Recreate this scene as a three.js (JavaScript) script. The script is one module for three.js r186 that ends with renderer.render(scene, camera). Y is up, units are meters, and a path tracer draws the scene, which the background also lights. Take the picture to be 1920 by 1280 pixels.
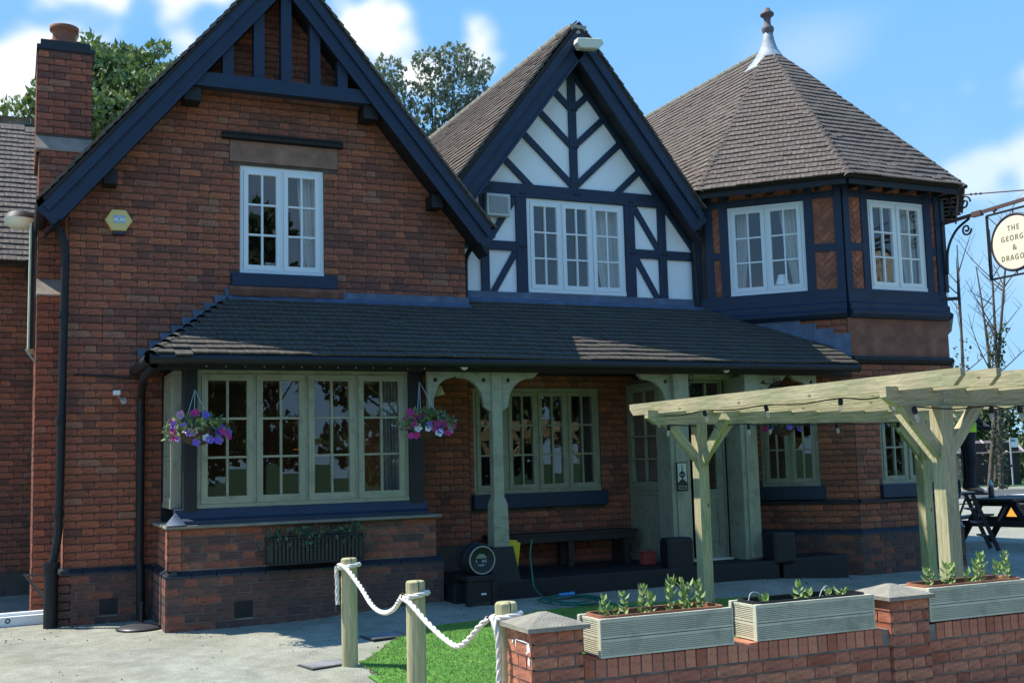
import * as THREE from 'three';
import { mergeGeometries } from 'three/addons/utils/BufferGeometryUtils.js';
import { RoundedBoxGeometry } from 'three/addons/geometries/RoundedBoxGeometry.js';
import { MarchingCubes } from 'three/addons/objects/MarchingCubes.js';

// ---------- camera, sky, sun, exposure ----------
const scene = new THREE.Scene();
const camera = new THREE.PerspectiveCamera(34.15, 1024 / 682, 0.1, 900);
const CAM = new THREE.Vector3(-1.437, 1.55, 11.402);
camera.position.copy(CAM);
camera.up.set(-0.02030, 0.99388, 0.10858);
camera.lookAt(CAM.clone().add(new THREE.Vector3(0.40896, 0.10736, -0.90621)));
camera.updateMatrixWorld(true);
const renderer = new THREE.WebGLRenderer({ antialias: true });
renderer.setSize(1024, 682);
renderer.toneMapping = THREE.LinearToneMapping;
renderer.toneMappingExposure = 1.42;
renderer.shadowMap.enabled = true;

const SUN = new THREE.Vector3(-0.793 * Math.cos(0.995), Math.sin(0.995), -0.61 * Math.cos(0.995)).normalize();
const sun = new THREE.DirectionalLight(new THREE.Color(1.0, 0.955, 0.86), 5.0);
sun.position.copy(SUN).multiplyScalar(60).add(new THREE.Vector3(4, 0, 0));
sun.target.position.set(4, 0, 0);
sun.castShadow = true;
Object.assign(sun.shadow.camera, { left: -22, right: 22, top: 22, bottom: -22, near: 1, far: 140 });
sun.shadow.mapSize.set(4096, 4096);
sun.shadow.radius = 1;
sun.shadow.bias = -0.0005;
scene.add(sun, sun.target);

// ---------- random numbers and noise ----------
let seed = 20240607;
function rnd() { seed |= 0; seed = seed + 0x6D2B79F5 | 0; let t = Math.imul(seed ^ seed >>> 15, 1 | seed); t = t + Math.imul(t ^ t >>> 7, 61 | t) ^ t; return ((t ^ t >>> 14) >>> 0) / 4294967296; }
const rr = (a, b) => a + (b - a) * rnd();
const clamp = (v, a, b) => Math.min(b, Math.max(a, v));
const ss = (a, b, x) => { const t = clamp((x - a) / (b - a), 0, 1); return t * t * (3 - 2 * t); };
const hash3 = (x, y, z) => { let h = Math.imul(x, 374761393) ^ Math.imul(y, 668265263) ^ Math.imul(z, 2147483647 - 1274126177); h = Math.imul(h ^ h >>> 13, 1274126177); return ((h ^ h >>> 16) >>> 0) / 4294967296; };
function noise3(x, y, z, per = 0) {
  const xi = Math.floor(x), yi = Math.floor(y), zi = Math.floor(z), f = t => t * t * (3 - 2 * t);
  const u = f(x - xi), v = f(y - yi), w = f(z - zi), m = per ? (a => ((a % per) + per) % per) : (a => a);
  let s = 0;
  for (let k = 0; k < 8; k++) {
    const a = k & 1, b = k >> 1 & 1, c = k >> 2;
    s += hash3(m(xi + a), m(yi + b), zi + c) * (a ? u : 1 - u) * (b ? v : 1 - v) * (c ? w : 1 - w);
  }
  return s;
}
function fbm(x, y, z, oct, per = 0) { let s = 0, a = 0.5, t = 0; for (let i = 0; i < oct; i++) { s += a * noise3(x, y, z + i * 17, per); t += a; a *= 0.5; x *= 2; y *= 2; z *= 2; per *= 2; } return s / t; }

// ---------- sky: air and clouds ----------
{
  const W = 1024, H = 512, data = new Float32Array(W * H * 4);
  // larger clouds standing where the photograph shows them, among many small ones all round
  const F = new THREE.Vector3(0.40896, 0.10736, -0.90621), RT = new THREE.Vector3(0.91233, -0.02601, 0.40864), UP = new THREE.Vector3(-0.0203, 0.99388, 0.10858);
  const dirOf = (px, py) => F.clone().addScaledVector(RT, (px - 960) / 2083.6).addScaledVector(UP, -(py - 640) / 2083.6).normalize();
  const blobs = [[40, 130, 0.060], [110, 30, 0.045], [330, 50, 0.040], [690, 95, 0.046], [770, 125, 0.028], [890, 82, 0.026], [1905, 170, 0.034, 0.5], [1840, 200, 0.03, 0.32], [1700, 205, 0.012, 0.3], [1925, 290, 0.045, 0.6], [1850, 330, 0.035, 0.5], [20, 330, 0.05], [420, 10, 0.04], [200, 10, 0.03]].map(b => [dirOf(b[0], b[1]), b[2], b[3] ?? 1]);
  for (const v of [[-0.6, 0.35, -0.7], [-0.9, 0.3, 0.2], [-0.5, 0.4, 0.8], [0.3, 0.35, 0.9], [0.8, 0.3, 0.6], [0.95, 0.4, -0.2], [0.2, 0.8, 0.5], [-0.4, 0.75, 0.3], [0.5, 0.8, -0.3], [0.1, 0.45, 0.85], [-0.7, 0.6, 0.5], [0.6, 0.55, 0.6]]) {
    const d = new THREE.Vector3(...v).normalize();
    for (let k = 0; k < 2; k++) blobs.push([d.clone().add(new THREE.Vector3(rr(-0.12, 0.12), rr(-0.05, 0.05), rr(-0.12, 0.12))).normalize(), rr(0.04, 0.09), rr(0.5, 1)]);
  }
  const d = new THREE.Vector3();
  for (let j = 0; j < H; j++) for (let i = 0; i < W; i++) {
    const el = ((j + 0.5) / H - 0.5) * Math.PI, az = ((i + 0.5) / W - 0.5) * 2 * Math.PI;
    d.set(Math.cos(el) * Math.cos(az), Math.sin(el), Math.cos(el) * Math.sin(az));
    const h = Math.max(0, d.y), k = Math.pow(h, 0.62);
    let c = [0.47 - 0.45 * k, 0.80 - 0.47 * k, 1.07 - 0.06 * k];
    if (d.y > -0.02) {
      let m = 0, op = 1;
      for (const [b, r, w] of blobs) { const q = 1 - d.dot(b); if (q < r * r * 2.2) { const v = 1.25 - Math.sqrt(2 * q) / r; if (v > m) { m = v; op = w; } } }
      const n = m > 0 ? fbm(d.x * 21 + 5, d.y * 30, d.z * 21 + 9, 6) : 0.5;
      const thin = ss(0.52, 0.78, fbm(d.x * 5 + 3, d.y * 9, d.z * 5, 3)) * 0.25;
      const cl = m > 0 ? ss(0.36, 0.9, Math.min(m, 1) * 0.8 + (n - 0.5) * 2.6) * ss(0, 0.3, m) : 0;
      const a = Math.max(cl * op, thin);
      const wv = 1.12 + 0.2 * (n - 0.5);
      c = [c[0] + (wv * 1.0 - c[0]) * a, c[1] + (wv * 1.02 - c[1]) * a, c[2] + (wv * 1.05 - c[2]) * a];
    }
    const o = (j * W + i) * 4;
    data[o] = c[0] * 0.74; data[o + 1] = c[1] * 0.74; data[o + 2] = c[2] * 0.74; data[o + 3] = 1;
  }
  const t = new THREE.DataTexture(data, W, H, THREE.RGBAFormat, THREE.FloatType);
  t.mapping = THREE.EquirectangularReflectionMapping; t.magFilter = THREE.LinearFilter; t.minFilter = THREE.LinearFilter; t.needsUpdate = true;
  scene.background = t; scene.environment = t;
}

// ---------- textures ----------
function tex(n, fn, srgb = true, rep = 1) {
  const d = new Uint8Array(n * n * 4);
  for (let j = 0; j < n; j++) for (let i = 0; i < n; i++) {
    const c = fn(i / n, j / n), o = (j * n + i) * 4;
    for (let k = 0; k < 3; k++) d[o + k] = clamp((Array.isArray(c) ? c[k] : c) * 255, 0, 255);
    d[o + 3] = 255;
  }
  const t = new THREE.DataTexture(d, n, n, THREE.RGBAFormat);
  t.wrapS = t.wrapT = THREE.RepeatWrapping; t.magFilter = THREE.LinearFilter; t.minFilter = THREE.LinearMipmapLinearFilter; t.generateMipmaps = true;
  if (srgb) t.colorSpace = THREE.SRGBColorSpace;
  t.repeat.set(rep, rep); t.needsUpdate = true; return t;
}
const F2 = (u, v, s, o, z = 0) => fbm(u * s, v * s, z, o, s);
const tMottle = tex(256, (u, v) => 0.68 + 0.32 * F2(u, v, 8, 5) + 0.10 * (rnd() - 0.5));
const tMottleB = tex(256, (u, v) => 0.5 * F2(u, v, 16, 4, 3) + 0.5 * rnd(), false);
const tBrick = tex(128, (u, v) => { const n = F2(u, v, 4, 5, 7), s = rnd() < 0.03 ? -0.25 : 0; return [0.66 + 0.5 * (n - 0.3) + s, 0.66 + 0.46 * (n - 0.3) + s, 0.66 + 0.44 * (n - 0.3) + s]; });
const knots = Array.from({ length: 7 }, () => [rnd(), rnd(), rr(0.012, 0.024)]);
const tWood = tex(512, (u, v) => {
  const w = F2(u, v, 4, 3, 2), f = fbm(u * 6, v * 110, 4, 3); let kn = 0, bend = 0;
  for (const [a, b, r] of knots) { const du = (u - a) * 0.6, dv = v - b, q = Math.hypot(du, dv) / r; kn = Math.max(kn, 1 - q); bend += Math.exp(-q * q * 0.18) * Math.sign(dv) * 0.02; }
  const g = 0.5 + 0.5 * Math.sin(((v - bend) * 40 + w * 9) * 3.14), t = 0.74 + 0.08 * g * f + 0.22 * (f - 0.4) + 0.1 * (w - 0.5) - 0.3 * ss(0, 0.8, kn), al = ss(0.5, 0.72, F2(u, v, 3, 5, 14)) * 0.75;
  return [t - 0.10 * al, t - 0.05 * al, t - 0.09 * al - 0.02];
});
const tPainted = tex(256, (u, v) => 0.84 + 0.15 * fbm(u * 5, v * 44, 1, 4) + 0.07 * (F2(u, v, 5, 4, 6) - 0.5) - (rnd() < 0.003 ? 0.2 : 0) - 0.08 * ss(0.58, 0.7, F2(u, v, 9, 4, 8)));
const tTile = tex(128, (u, v) => { const n = F2(u, v, 6, 5, 11), l = ss(0.66, 0.74, F2(u, v, 10, 3, 4)) * 0.14; return [0.62 + 0.5 * (n - 0.3) + l, 0.62 + 0.48 * (n - 0.3) + l, 0.62 + 0.44 * (n - 0.3) + l * 0.8]; });
const tTar = tex(640, (u, v) => {
  const p = F2(u, v, 5, 4, 1), q = F2(u, v, 22, 3, 2), s = rnd();
  let g = 0.70 + 0.13 * (p - 0.5) + 0.16 * (q - 0.5) + 0.2 * (s - 0.5);
  if (s > 0.985) g += 0.14; if (s < 0.012) g -= 0.16;
  const crack = Math.abs(F2(u, v, 6, 4, 21) - 0.5) < 0.0022 ? 0.10 : 0; g -= crack;
  const warm = 0.03 * (F2(u, v, 4, 3, 9) - 0.5);
  return [g + warm, g + warm * 0.3, g - 0.05 - warm];
});
const tTarB = tex(512, (u, v) => 0.6 * rnd() + 0.4 * F2(u, v, 40, 3, 5), false);
const tGrass = tex(512, (u, v) => { const n = F2(u, v, 6, 4, 1), m = F2(u, v, 64, 2, 3), s = rnd(); return [0.40 + 0.22 * (n - 0.5) + 0.25 * (m - 0.5) + 0.12 * (s - 0.5), 0.62 + 0.16 * (n - 0.5) + 0.22 * (m - 0.5) + 0.1 * (s - 0.5), 0.24 + 0.12 * (n - 0.5) + 0.14 * (m - 0.5)]; });

const lin = (r, g, b) => new THREE.Color().setRGB(r, g, b);
function mat(c, rough = 0.85, o = {}) { return new THREE.MeshStandardMaterial({ color: c.isColor ? c : lin(...c), roughness: rough, metalness: 0, ...o }); }
const bump = (s, t = tMottleB) => ({ bumpMap: t, bumpScale: s });
const M = {
  mortar: mat([0.15, 0.115, 0.09], 0.95, { map: tMottle, ...bump(0.004) }),
  mortarPale: mat([0.34, 0.31, 0.26], 0.95, { map: tMottle, ...bump(0.004) }),
  navy: mat([0.013, 0.031, 0.070], 0.6, { map: tPainted, ...bump(0.002) }),
  black: mat([0.010, 0.0115, 0.014], 0.6, { map: tMottle }),
  blackIron: mat([0.014, 0.013, 0.016], 0.5, { ...bump(0.001) }),
  plaster: mat([0.92, 0.93, 0.91], 0.9, { ...bump(0.003) }),
  white: mat([0.80, 0.82, 0.80], 0.5, { ...bump(0.001) }),
  sage: mat([0.36, 0.365, 0.255], 0.5, { map: tPainted, ...bump(0.001) }),
  lead: mat([0.13, 0.185, 0.28], 0.55, { map: tMottle, ...bump(0.004) }),
  leadPale: mat([0.50, 0.56, 0.60], 0.6, { map: tMottle, ...bump(0.004) }),
  stone: mat([0.42, 0.23, 0.155], 0.9, { map: tMottle, ...bump(0.004) }),
  stoneCap: mat([0.66, 0.60, 0.46], 0.95, { map: tMottle, ...bump(0.008) }),
  capStone: mat([0.40, 0.365, 0.28], 0.95, { map: tMottle, ...bump(0.01) }),
  weathering: mat([0.44, 0.35, 0.27], 0.95, { map: tMottle, ...bump(0.006) }),
  render: mat([0.33, 0.145, 0.095], 0.92, { map: tMottle, ...bump(0.004) }),
  blueBrick: mat([0.035, 0.05, 0.075], 0.45, { map: tBrick, ...bump(0.002) }),
  deck: mat([0.03, 0.026, 0.022], 0.95),
  tarmac: mat([0.60, 0.59, 0.53], 0.95, { map: tTar, ...bump(0.006, tTarB) }),
  asphalt: mat([0.16, 0.165, 0.175], 0.9, { map: tTar, ...bump(0.004, tTarB) }),
  turf: mat([0.55, 0.66, 0.42], 0.95, { map: tGrass }),
  field: mat([0.13, 0.19, 0.12], 0.95, { map: tGrass }),
  wood: mat([0.76, 0.655, 0.42], 0.85, { map: tWood, ...bump(0.003, tWood) }),
  woodPost: mat([0.80, 0.71, 0.41], 0.8, { map: tWood, ...bump(0.003, tWood) }),
  darkWood: mat([0.045, 0.034, 0.03], 0.7, { map: tWood, ...bump(0.002, tWood) }),
  rope: mat([0.80, 0.74, 0.66], 0.9, { ...bump(0.002) }),
  terracotta: mat([0.45, 0.17, 0.09], 0.85, { map: tMottle }),
  soil: mat([0.03, 0.022, 0.016], 1, { ...bump(0.02) }),
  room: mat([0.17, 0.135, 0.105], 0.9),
  curtain: mat([0.62, 0.60, 0.54], 0.95, { side: THREE.DoubleSide }),
  yellow: mat([0.72, 0.55, 0.02], 0.45),
  green: mat([0.01, 0.12, 0.08], 0.45),
  grey: mat([0.42, 0.44, 0.44], 0.6),
  cream: mat([0.78, 0.74, 0.60], 0.55),
  glass: new THREE.MeshPhysicalMaterial({ color: 0xffffff, transmission: 1, thickness: 0, roughness: 0.0, ior: 1.85 }),
  bark: mat([0.20, 0.16, 0.12], 0.95, { map: tMottle, ...bump(0.02) }),
};

// ---------- builders ----------
const taken = {};
function numbered(n) { if (!(n in taken)) { taken[n] = 0; return n; } taken[n]++; return n + '_' + String(taken[n]).padStart(3, '0'); }
function thing(name, label, category, group, o = new THREE.Group()) { o.name = numbered(name); o.userData = { label, category }; if (group) o.userData.group = group; scene.add(o); return o; }
function struct(name, geo, m) { const o = new THREE.Mesh(geo, m); o.name = numbered(name); o.userData = { kind: 'structure' }; scene.add(o); return o; }
function mesh(name, geo, m, parent, x = 0, y = 0, z = 0) { const o = new THREE.Mesh(geo, m); o.name = name; o.position.set(x, y, z); parent.add(o); return o; }
function grp(name, parent, x = 0, y = 0, z = 0, ry = 0) { const o = new THREE.Group(); o.name = name; o.position.set(x, y, z); o.rotation.y = ry; parent.add(o); return o; }
// uv in metres, from the side a face looks to; swap lays the grain along the longest side
function muv(g, s = 1, swap = false) {
  const p = g.attributes.position, n = g.attributes.normal, uv = new Float32Array(p.count * 2), ox = rnd() * 7, oy = rnd() * 7;
  for (let i = 0; i < p.count; i++) {
    const ax = Math.abs(n.getX(i)), ay = Math.abs(n.getY(i)), az = Math.abs(n.getZ(i)), x = p.getX(i), y = p.getY(i), z = p.getZ(i);
    let a, b; if (ax >= ay && ax >= az) { a = z; b = y; } else if (ay >= az) { a = x; b = z; } else { a = x; b = y; }
    if (swap) [a, b] = [b, a];
    uv[i * 2] = a * s + ox; uv[i * 2 + 1] = b * s + oy;
  }
  g.setAttribute('uv', new THREE.BufferAttribute(uv, 2)); return g;
}
const flat = g => g.index ? g.toNonIndexed() : g;
function merge(list) { return mergeGeometries(list.map(g => { g = flat(g); for (const k of Object.keys(g.attributes)) if (!['position', 'normal', 'uv'].includes(k)) g.deleteAttribute(k); return g; })); }
// box by its limits
function bx(x0, x1, y0, y1, z0, z1, r = 0) {
  const w = x1 - x0, h = y1 - y0, d = z1 - z0;
  const g = r ? new RoundedBoxGeometry(w, h, d, 1, r) : new THREE.BoxGeometry(w, h, d);
  g.translate((x0 + x1) / 2, (y0 + y1) / 2, (z0 + z1) / 2); return muv(g, 1, h > w && h > d);
}
const bxs = list => merge(list.map(a => bx(...a)));
// a bar of section w x d in the xy plane from (x1,y1) to (x2,y2), its back at z
function bar(x1, y1, x2, y2, w, d, z, ext = 0) {
  const L = Math.hypot(x2 - x1, y2 - y1) + ext * 2, g = muv(new THREE.BoxGeometry(L, w, d));
  g.rotateZ(Math.atan2(y2 - y1, x2 - x1)); g.translate((x1 + x2) / 2, (y1 + y2) / 2, z + d / 2); return g;
}
function beam3(a, b, w, h) { // square timber between two points
  const A = new THREE.Vector3(...a), B = new THREE.Vector3(...b), L = A.distanceTo(B), g = muv(new THREE.BoxGeometry(w, h, L), 1, true);
  const m = new THREE.Matrix4().lookAt(B, A, Math.abs(B.y - A.y) > 0.98 * L ? new THREE.Vector3(1, 0, 0) : new THREE.Vector3(0, 1, 0));
  g.applyMatrix4(m); g.translate((A.x + B.x) / 2, (A.y + B.y) / 2, (A.z + B.z) / 2); return g;
}
function tube(pts, r, seg = 24, rad = 8, closed = false) { return new THREE.TubeGeometry(new THREE.CatmullRomCurve3(pts.map(p => new THREE.Vector3(...p)), closed), seg, r, rad, closed); }
function pipe(pts, r, rad = 10) { // straight runs with short bends
  const c = new THREE.CurvePath(), V = pts.map(p => new THREE.Vector3(...p)); let last = V[0];
  for (let i = 1; i < V.length; i++) {
    if (i === V.length - 1) { c.add(new THREE.LineCurve3(last, V[i])); break; }
    const b = Math.min(r * 2.2, V[i].distanceTo(V[i - 1]) / 2.2, V[i].distanceTo(V[i + 1]) / 2.2);
    const p = V[i].clone().add(V[i - 1].clone().sub(V[i]).setLength(b)), q = V[i].clone().add(V[i + 1].clone().sub(V[i]).setLength(b));
    c.add(new THREE.LineCurve3(last, p)); c.add(new THREE.QuadraticBezierCurve3(p, V[i], q)); last = q;
  }
  return new THREE.TubeGeometry(c, V.length * 14, r, rad);
}
function poly(pts, holes = [], depth = 0.1, z0 = 0) {
  const s = new THREE.Shape(pts.map(p => new THREE.Vector2(...p)));
  for (const h of holes) s.holes.push(new THREE.Path([[h[0], h[1]], [h[0], h[3]], [h[2], h[3]], [h[2], h[1]]].map(p => new THREE.Vector2(...p))));
  const g = new THREE.ExtrudeGeometry(s, { depth, bevelEnabled: false, curveSegments: 10 }); g.translate(0, 0, z0); return muv(g);
}
// a moulding along x from its profile of (z, y) points
function profX(prof, len) { const g = new THREE.ExtrudeGeometry(new THREE.Shape(prof.map(p => new THREE.Vector2(-p[0], p[1]))), { depth: len, bevelEnabled: false }); g.rotateY(Math.PI / 2); return muv(g); }
function lathe(pts, seg = 24) { return new THREE.LatheGeometry(pts.map(p => new THREE.Vector2(...p)), seg); }

// ---------- small pieces: bricks and tiles, gathered first, then the largest in view built one by one ----------
const Q = { brick: [], tile: [] };
const inView = (() => { const f = new THREE.Frustum(); camera.updateProjectionMatrix(); f.setFromProjectionMatrix(new THREE.Matrix4().multiplyMatrices(camera.projectionMatrix, camera.matrixWorld.clone().invert())); return f; })();
function interval(poly, y) { // where a convex outline is cut at height y
  let a = 1e9, b = -1e9;
  for (let i = 0; i < poly.length; i++) {
    const [x1, y1] = poly[i], [x2, y2] = poly[(i + 1) % poly.length];
    if ((y1 <= y && y2 >= y) || (y2 <= y && y1 >= y)) { const x = y1 === y2 ? x1 : x1 + (x2 - x1) * (y - y1) / (y2 - y1); a = Math.min(a, x, y1 === y2 ? x2 : x); b = Math.max(b, x, y1 === y2 ? x2 : x); }
  }
  return [a, b];
}
function cutOut(iv, holes, y0, y1) {
  let out = [iv];
  for (const h of holes) if (h[3] > y0 + 0.01 && h[1] < y1 - 0.01) out = out.flatMap(([a, b]) => h[2] <= a || h[0] >= b ? [[a, b]] : [[a, Math.min(b, h[0])], [Math.max(a, h[2]), b]].filter(q => q[1] - q[0] > 0.03));
  return out;
}
function lay(wall, outline, holes, pal, { course = 0.08, len = 0.232, y0, y1, z = 0, joint = 0.0095 } = {}) {
  y0 ??= Math.min(...outline.map(p => p[1])); y1 ??= Math.max(...outline.map(p => p[1]));
  const n = Math.max(1, Math.round((y1 - y0) / course)), c = (y1 - y0) / n;
  for (let i = 0; i < n; i++) {
    const yy = y0 + c * (i + 0.5);
    const lo = interval(outline, Math.max(y0 + 1e-4, yy - c * 0.49)), hi = interval(outline, Math.min(y1 - 1e-4, yy + c * 0.49));
    const iv = [Math.max(lo[0], hi[0]), Math.min(lo[1], hi[1])]; if (iv[1] - iv[0] < 0.05) continue;
    for (const [a, b] of cutOut(iv, holes, yy - c / 2, yy + c / 2)) {
      let x = a, k = i % 2, first = true;
      while (x < b - 0.012) {
        let w = k % 2 ? len / 2 : len; if (first && i % 2 === 0) w = len * 0.75; first = false; k++;
        if (rnd() < 0.06) w = len;
        let e = Math.min(b, x + w); if (b - e < 0.05) e = b;
        Q.brick.push({ wall, x: (x + e) / 2, y: yy, z: z + rr(-0.0015, 0.0025), w: e - x - joint, h: c - joint, c: pal(x, yy) });
        x = e;
      }
    }
  }
}
const BR = [[0.671, 0.216, 0.113], [0.603, 0.194, 0.103], [0.753, 0.250, 0.118], [0.535, 0.177, 0.098], [0.439, 0.160, 0.098], [0.371, 0.143, 0.093], [0.467, 0.210, 0.132], [0.576, 0.199, 0.113], [0.303, 0.126, 0.088], [0.576, 0.272, 0.162],
  [0.215, 0.12, 0.095], [0.25, 0.135, 0.10], [0.18, 0.11, 0.095], [0.27, 0.145, 0.105], [0.98, 0.40, 0.22], [0.90, 0.335, 0.19], [0.80, 0.295, 0.175]];
const pick = a => a[Math.floor(rnd() * a.length)];
const palWall = (x = 0, y = 0) => fbm(x * 1.7 + 3, y * 3.1, 8, 3) > 0.53 ? pick([4, 5, 6, 3, 4, 7, 8, 3, 1, 5, 7]) : pick([0, 1, 1, 0, 2, 3, 7, 7, 1, 4, 3, 9, 0, 5]);
const palPlinth = () => pick([10, 11, 12, 13, 10, 12, 13, 4]);
const palFront = () => pick([14, 15, 16, 15, 14, 16, 0]);
const TL = [[0.25, 0.20, 0.165], [0.232, 0.182, 0.15], [0.262, 0.21, 0.172], [0.218, 0.178, 0.152], [0.24, 0.182, 0.143], [0.285, 0.235, 0.195], [0.135, 0.115, 0.09], [0.12, 0.10, 0.082], [0.145, 0.115, 0.09], [0.11, 0.10, 0.075], [0.125, 0.12, 0.08]];
const palTile = () => pick([0, 1, 2, 3, 4, 0, 1, 5, 2]);
const palOld = () => pick([6, 7, 8, 9, 10, 7, 6]);

// a brick or rendered wall: its own frame has x along it, y up, z outwards
function wall(parent, name, x, z, th, outline, holes, m, thick = 0.24) {
  const o = mesh(name, poly(outline, holes, thick, -thick), m, parent, x, 0, z); o.rotation.y = th; o.updateWorldMatrix(true, false); return o;
}
function plinth(parent, x, z, th, a, b, yb, holes = []) {
  const w = wall(parent, 'plinth', x, z, th, [[a, yb], [b, yb], [b, 0.5], [a, 0.5]], [], M.mortarPale, 0.12);
  lay(w, [[a, yb], [b, yb], [b, 0.5], [a, 0.5]], holes, palPlinth, { y0: yb, y1: 0.5, course: 0.082 });
  // chamfered blue brick capping, one piece at a time
  const n = Math.max(1, Math.round((b - a) / 0.24)), L = (b - a) / n;
  const g = profX([[0.008, 0.502], [0.008, 0.522], [-0.06, 0.575], [-0.1, 0.575], [-0.1, 0.502]], L - 0.008);
  for (let i = 0; i < n; i++) mesh('capping_brick', g, M.blueBrick, w, a + i * L + 0.004, 0, 0);
  return w;
}

// ---------- roofs ----------
function roof(parent, pts, pal, { gauge = 0.118, tw = 0.168, drop = 0.045, name = 'roof', ridge = false } = {}) {
  const P = pts.map(p => new THREE.Vector3(...p)), U = P[1].clone().sub(P[0]).normalize();
  const N = U.clone().cross(P[2].clone().sub(P[0])).normalize(), S = N.clone().cross(U);
  const pl = P.map(p => { const d = p.clone().sub(P[0]); return [d.dot(U), d.dot(S)]; });
  const o = mesh(name, poly(pl, [], 0.06, -0.06), M.deck, parent);
  o.applyMatrix4(new THREE.Matrix4().makeBasis(U, S, N).setPosition(P[0])); o.updateWorldMatrix(true, false);
  const top = Math.max(...pl.map(p => p[1])), rows = Math.floor(top / gauge);
  for (let i = 0; i < rows; i++) {
    const s = i * gauge, lo = interval(pl, s + 0.002), hi = interval(pl, Math.min(top - 1e-3, s + gauge * 0.9)); let a = Math.max(lo[0], hi[0] - 0.05), b = Math.min(lo[1], hi[1] + 0.05);
    let x = a + (i % 2 ? -tw / 2 : 0) + rr(-0.008, 0.008);
    while (x < b) {
      const x0 = Math.max(a, x), x1 = Math.min(b, x + tw); x += tw; if (x1 - x0 < 0.02) continue;
      const len = Math.min(gauge * 1.55, top - s + drop);
      const slip = rnd() < 0.012, sag = 0.028 * (fbm(x * 0.9 + P[0].x, s * 0.9 + P[0].z, 4, 2) - 0.5);
      Q.tile.push({ wall: o, x: (x0 + x1) / 2, y: s - drop + len / 2 + rr(-0.005, 0.005) - (slip ? rr(0.02, 0.05) : 0), z: 0.03 + sag + rr(-0.002, 0.004), w: x1 - x0 - 0.004, h: len, tilt: -0.125 + rr(-0.012, 0.012), roll: rr(-0.014, 0.014) + (slip ? rr(-0.12, 0.12) : 0), c: pal() });
    }
  }
  return o;
}
function settle(kind, geo, mats, base, parent, most, pack) { // the largest in view one by one, the rest as one
  const m4 = new THREE.Matrix4(), v = new THREE.Vector3(), n = new THREE.Vector3(), e = new THREE.Euler(), q = new THREE.Quaternion();
  for (const b of Q[kind]) {
    b.l = m4.clone().compose(new THREE.Vector3(b.x, b.y, b.z), q.setFromEuler(e.set(b.tilt || 0, 0, b.roll || 0)).clone(), new THREE.Vector3(b.w, b.h, 1));
    v.set(b.x, b.y, b.z).applyMatrix4(b.wall.matrixWorld); n.set(0, 0, 1).transformDirection(b.wall.matrixWorld);
    const to = CAM.clone().sub(v), f = n.dot(to) / to.length();
    b.s = inView.containsPoint(v) && f > 0.1 ? b.w * b.h * f / to.lengthSq() * (b.wall.userData.hid ? 0.05 : 1) : 0;
  }
  Q[kind].sort((a, b) => b.s - a.s);
  const near = Q[kind].slice(0, most), rest = Q[kind].slice(most);
  for (const b of near) { const o = new THREE.Mesh(geo, mats[b.c]); o.name = kind; o.position.set(b.x, b.y, b.z); o.rotation.set(b.tilt || 0, 0, b.roll || 0); o.scale.set(b.w, b.h, 1); b.wall.add(o); }
  const im = new THREE.InstancedMesh(geo, base, rest.length); im.name = pack; im.userData = { kind: 'stuff' };
  rest.forEach((b, i) => { im.setMatrixAt(i, m4.multiplyMatrices(b.wall.matrixWorld, b.l)); im.setColorAt(i, lin(...(kind === 'brick' ? BR : TL)[b.c])); });
  parent.add(im); Q[kind].length = 0;
}
const G = { brick: new THREE.BoxGeometry(1, 1, 0.016).translate(0, 0, 0), tile: new THREE.BoxGeometry(1, 1, 0.019) };
const brickMats = BR.map(c => mat(c, 0.9, { map: tBrick, ...bump(0.003) })), tileMats = TL.map(c => mat(c, 0.9, { map: tTile, ...bump(0.003) }));
const brickBase = mat([1, 1, 1], 0.9, { map: tBrick, ...bump(0.003) }), tileBase = mat([1, 1, 1], 0.9, { map: tTile, ...bump(0.003) });

// ---------- the pub ----------
const pub = thing('brick_pub', 'red brick pub with two blue gables, tiled roofs and an octagonal corner tower', 'building');
const rect = (a, b, c, d) => [[a, c], [b, c], [b, d], [a, d]];
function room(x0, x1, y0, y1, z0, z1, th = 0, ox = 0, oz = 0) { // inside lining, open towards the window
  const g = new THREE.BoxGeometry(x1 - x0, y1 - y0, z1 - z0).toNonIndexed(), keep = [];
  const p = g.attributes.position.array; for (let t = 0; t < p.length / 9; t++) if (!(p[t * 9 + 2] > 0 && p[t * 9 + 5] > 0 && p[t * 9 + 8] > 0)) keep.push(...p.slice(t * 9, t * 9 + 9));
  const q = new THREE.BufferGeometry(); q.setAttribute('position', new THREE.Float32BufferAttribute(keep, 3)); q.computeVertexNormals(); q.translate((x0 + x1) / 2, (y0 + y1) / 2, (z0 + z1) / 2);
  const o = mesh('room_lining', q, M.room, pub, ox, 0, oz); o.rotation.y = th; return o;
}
function drape(x0, x1, y0, y1, lean = 0) { // a hanging curtain, gathered towards one side
  const n = 36, m = 8, g = new THREE.PlaneGeometry(1, 1, n, m), p = g.attributes.position;
  for (let i = 0; i < p.count; i++) {
    const u = p.getX(i) + 0.5, v = p.getY(i) + 0.5, k = lean * Math.pow(1 - v, 1.3);
    const x = lean > 0 ? x0 + k * (x1 - x0) + u * (x1 - x0) * (1 - k) : x0 + u * (x1 - x0) * (1 + k);
    p.setXYZ(i, x, y0 + v * (y1 - y0), 0.022 * Math.sin(u * 34 + v * 1.4) + 0.012 * Math.sin(u * 13 + 2));
  }
  g.computeVertexNormals(); return g;
}
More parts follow.
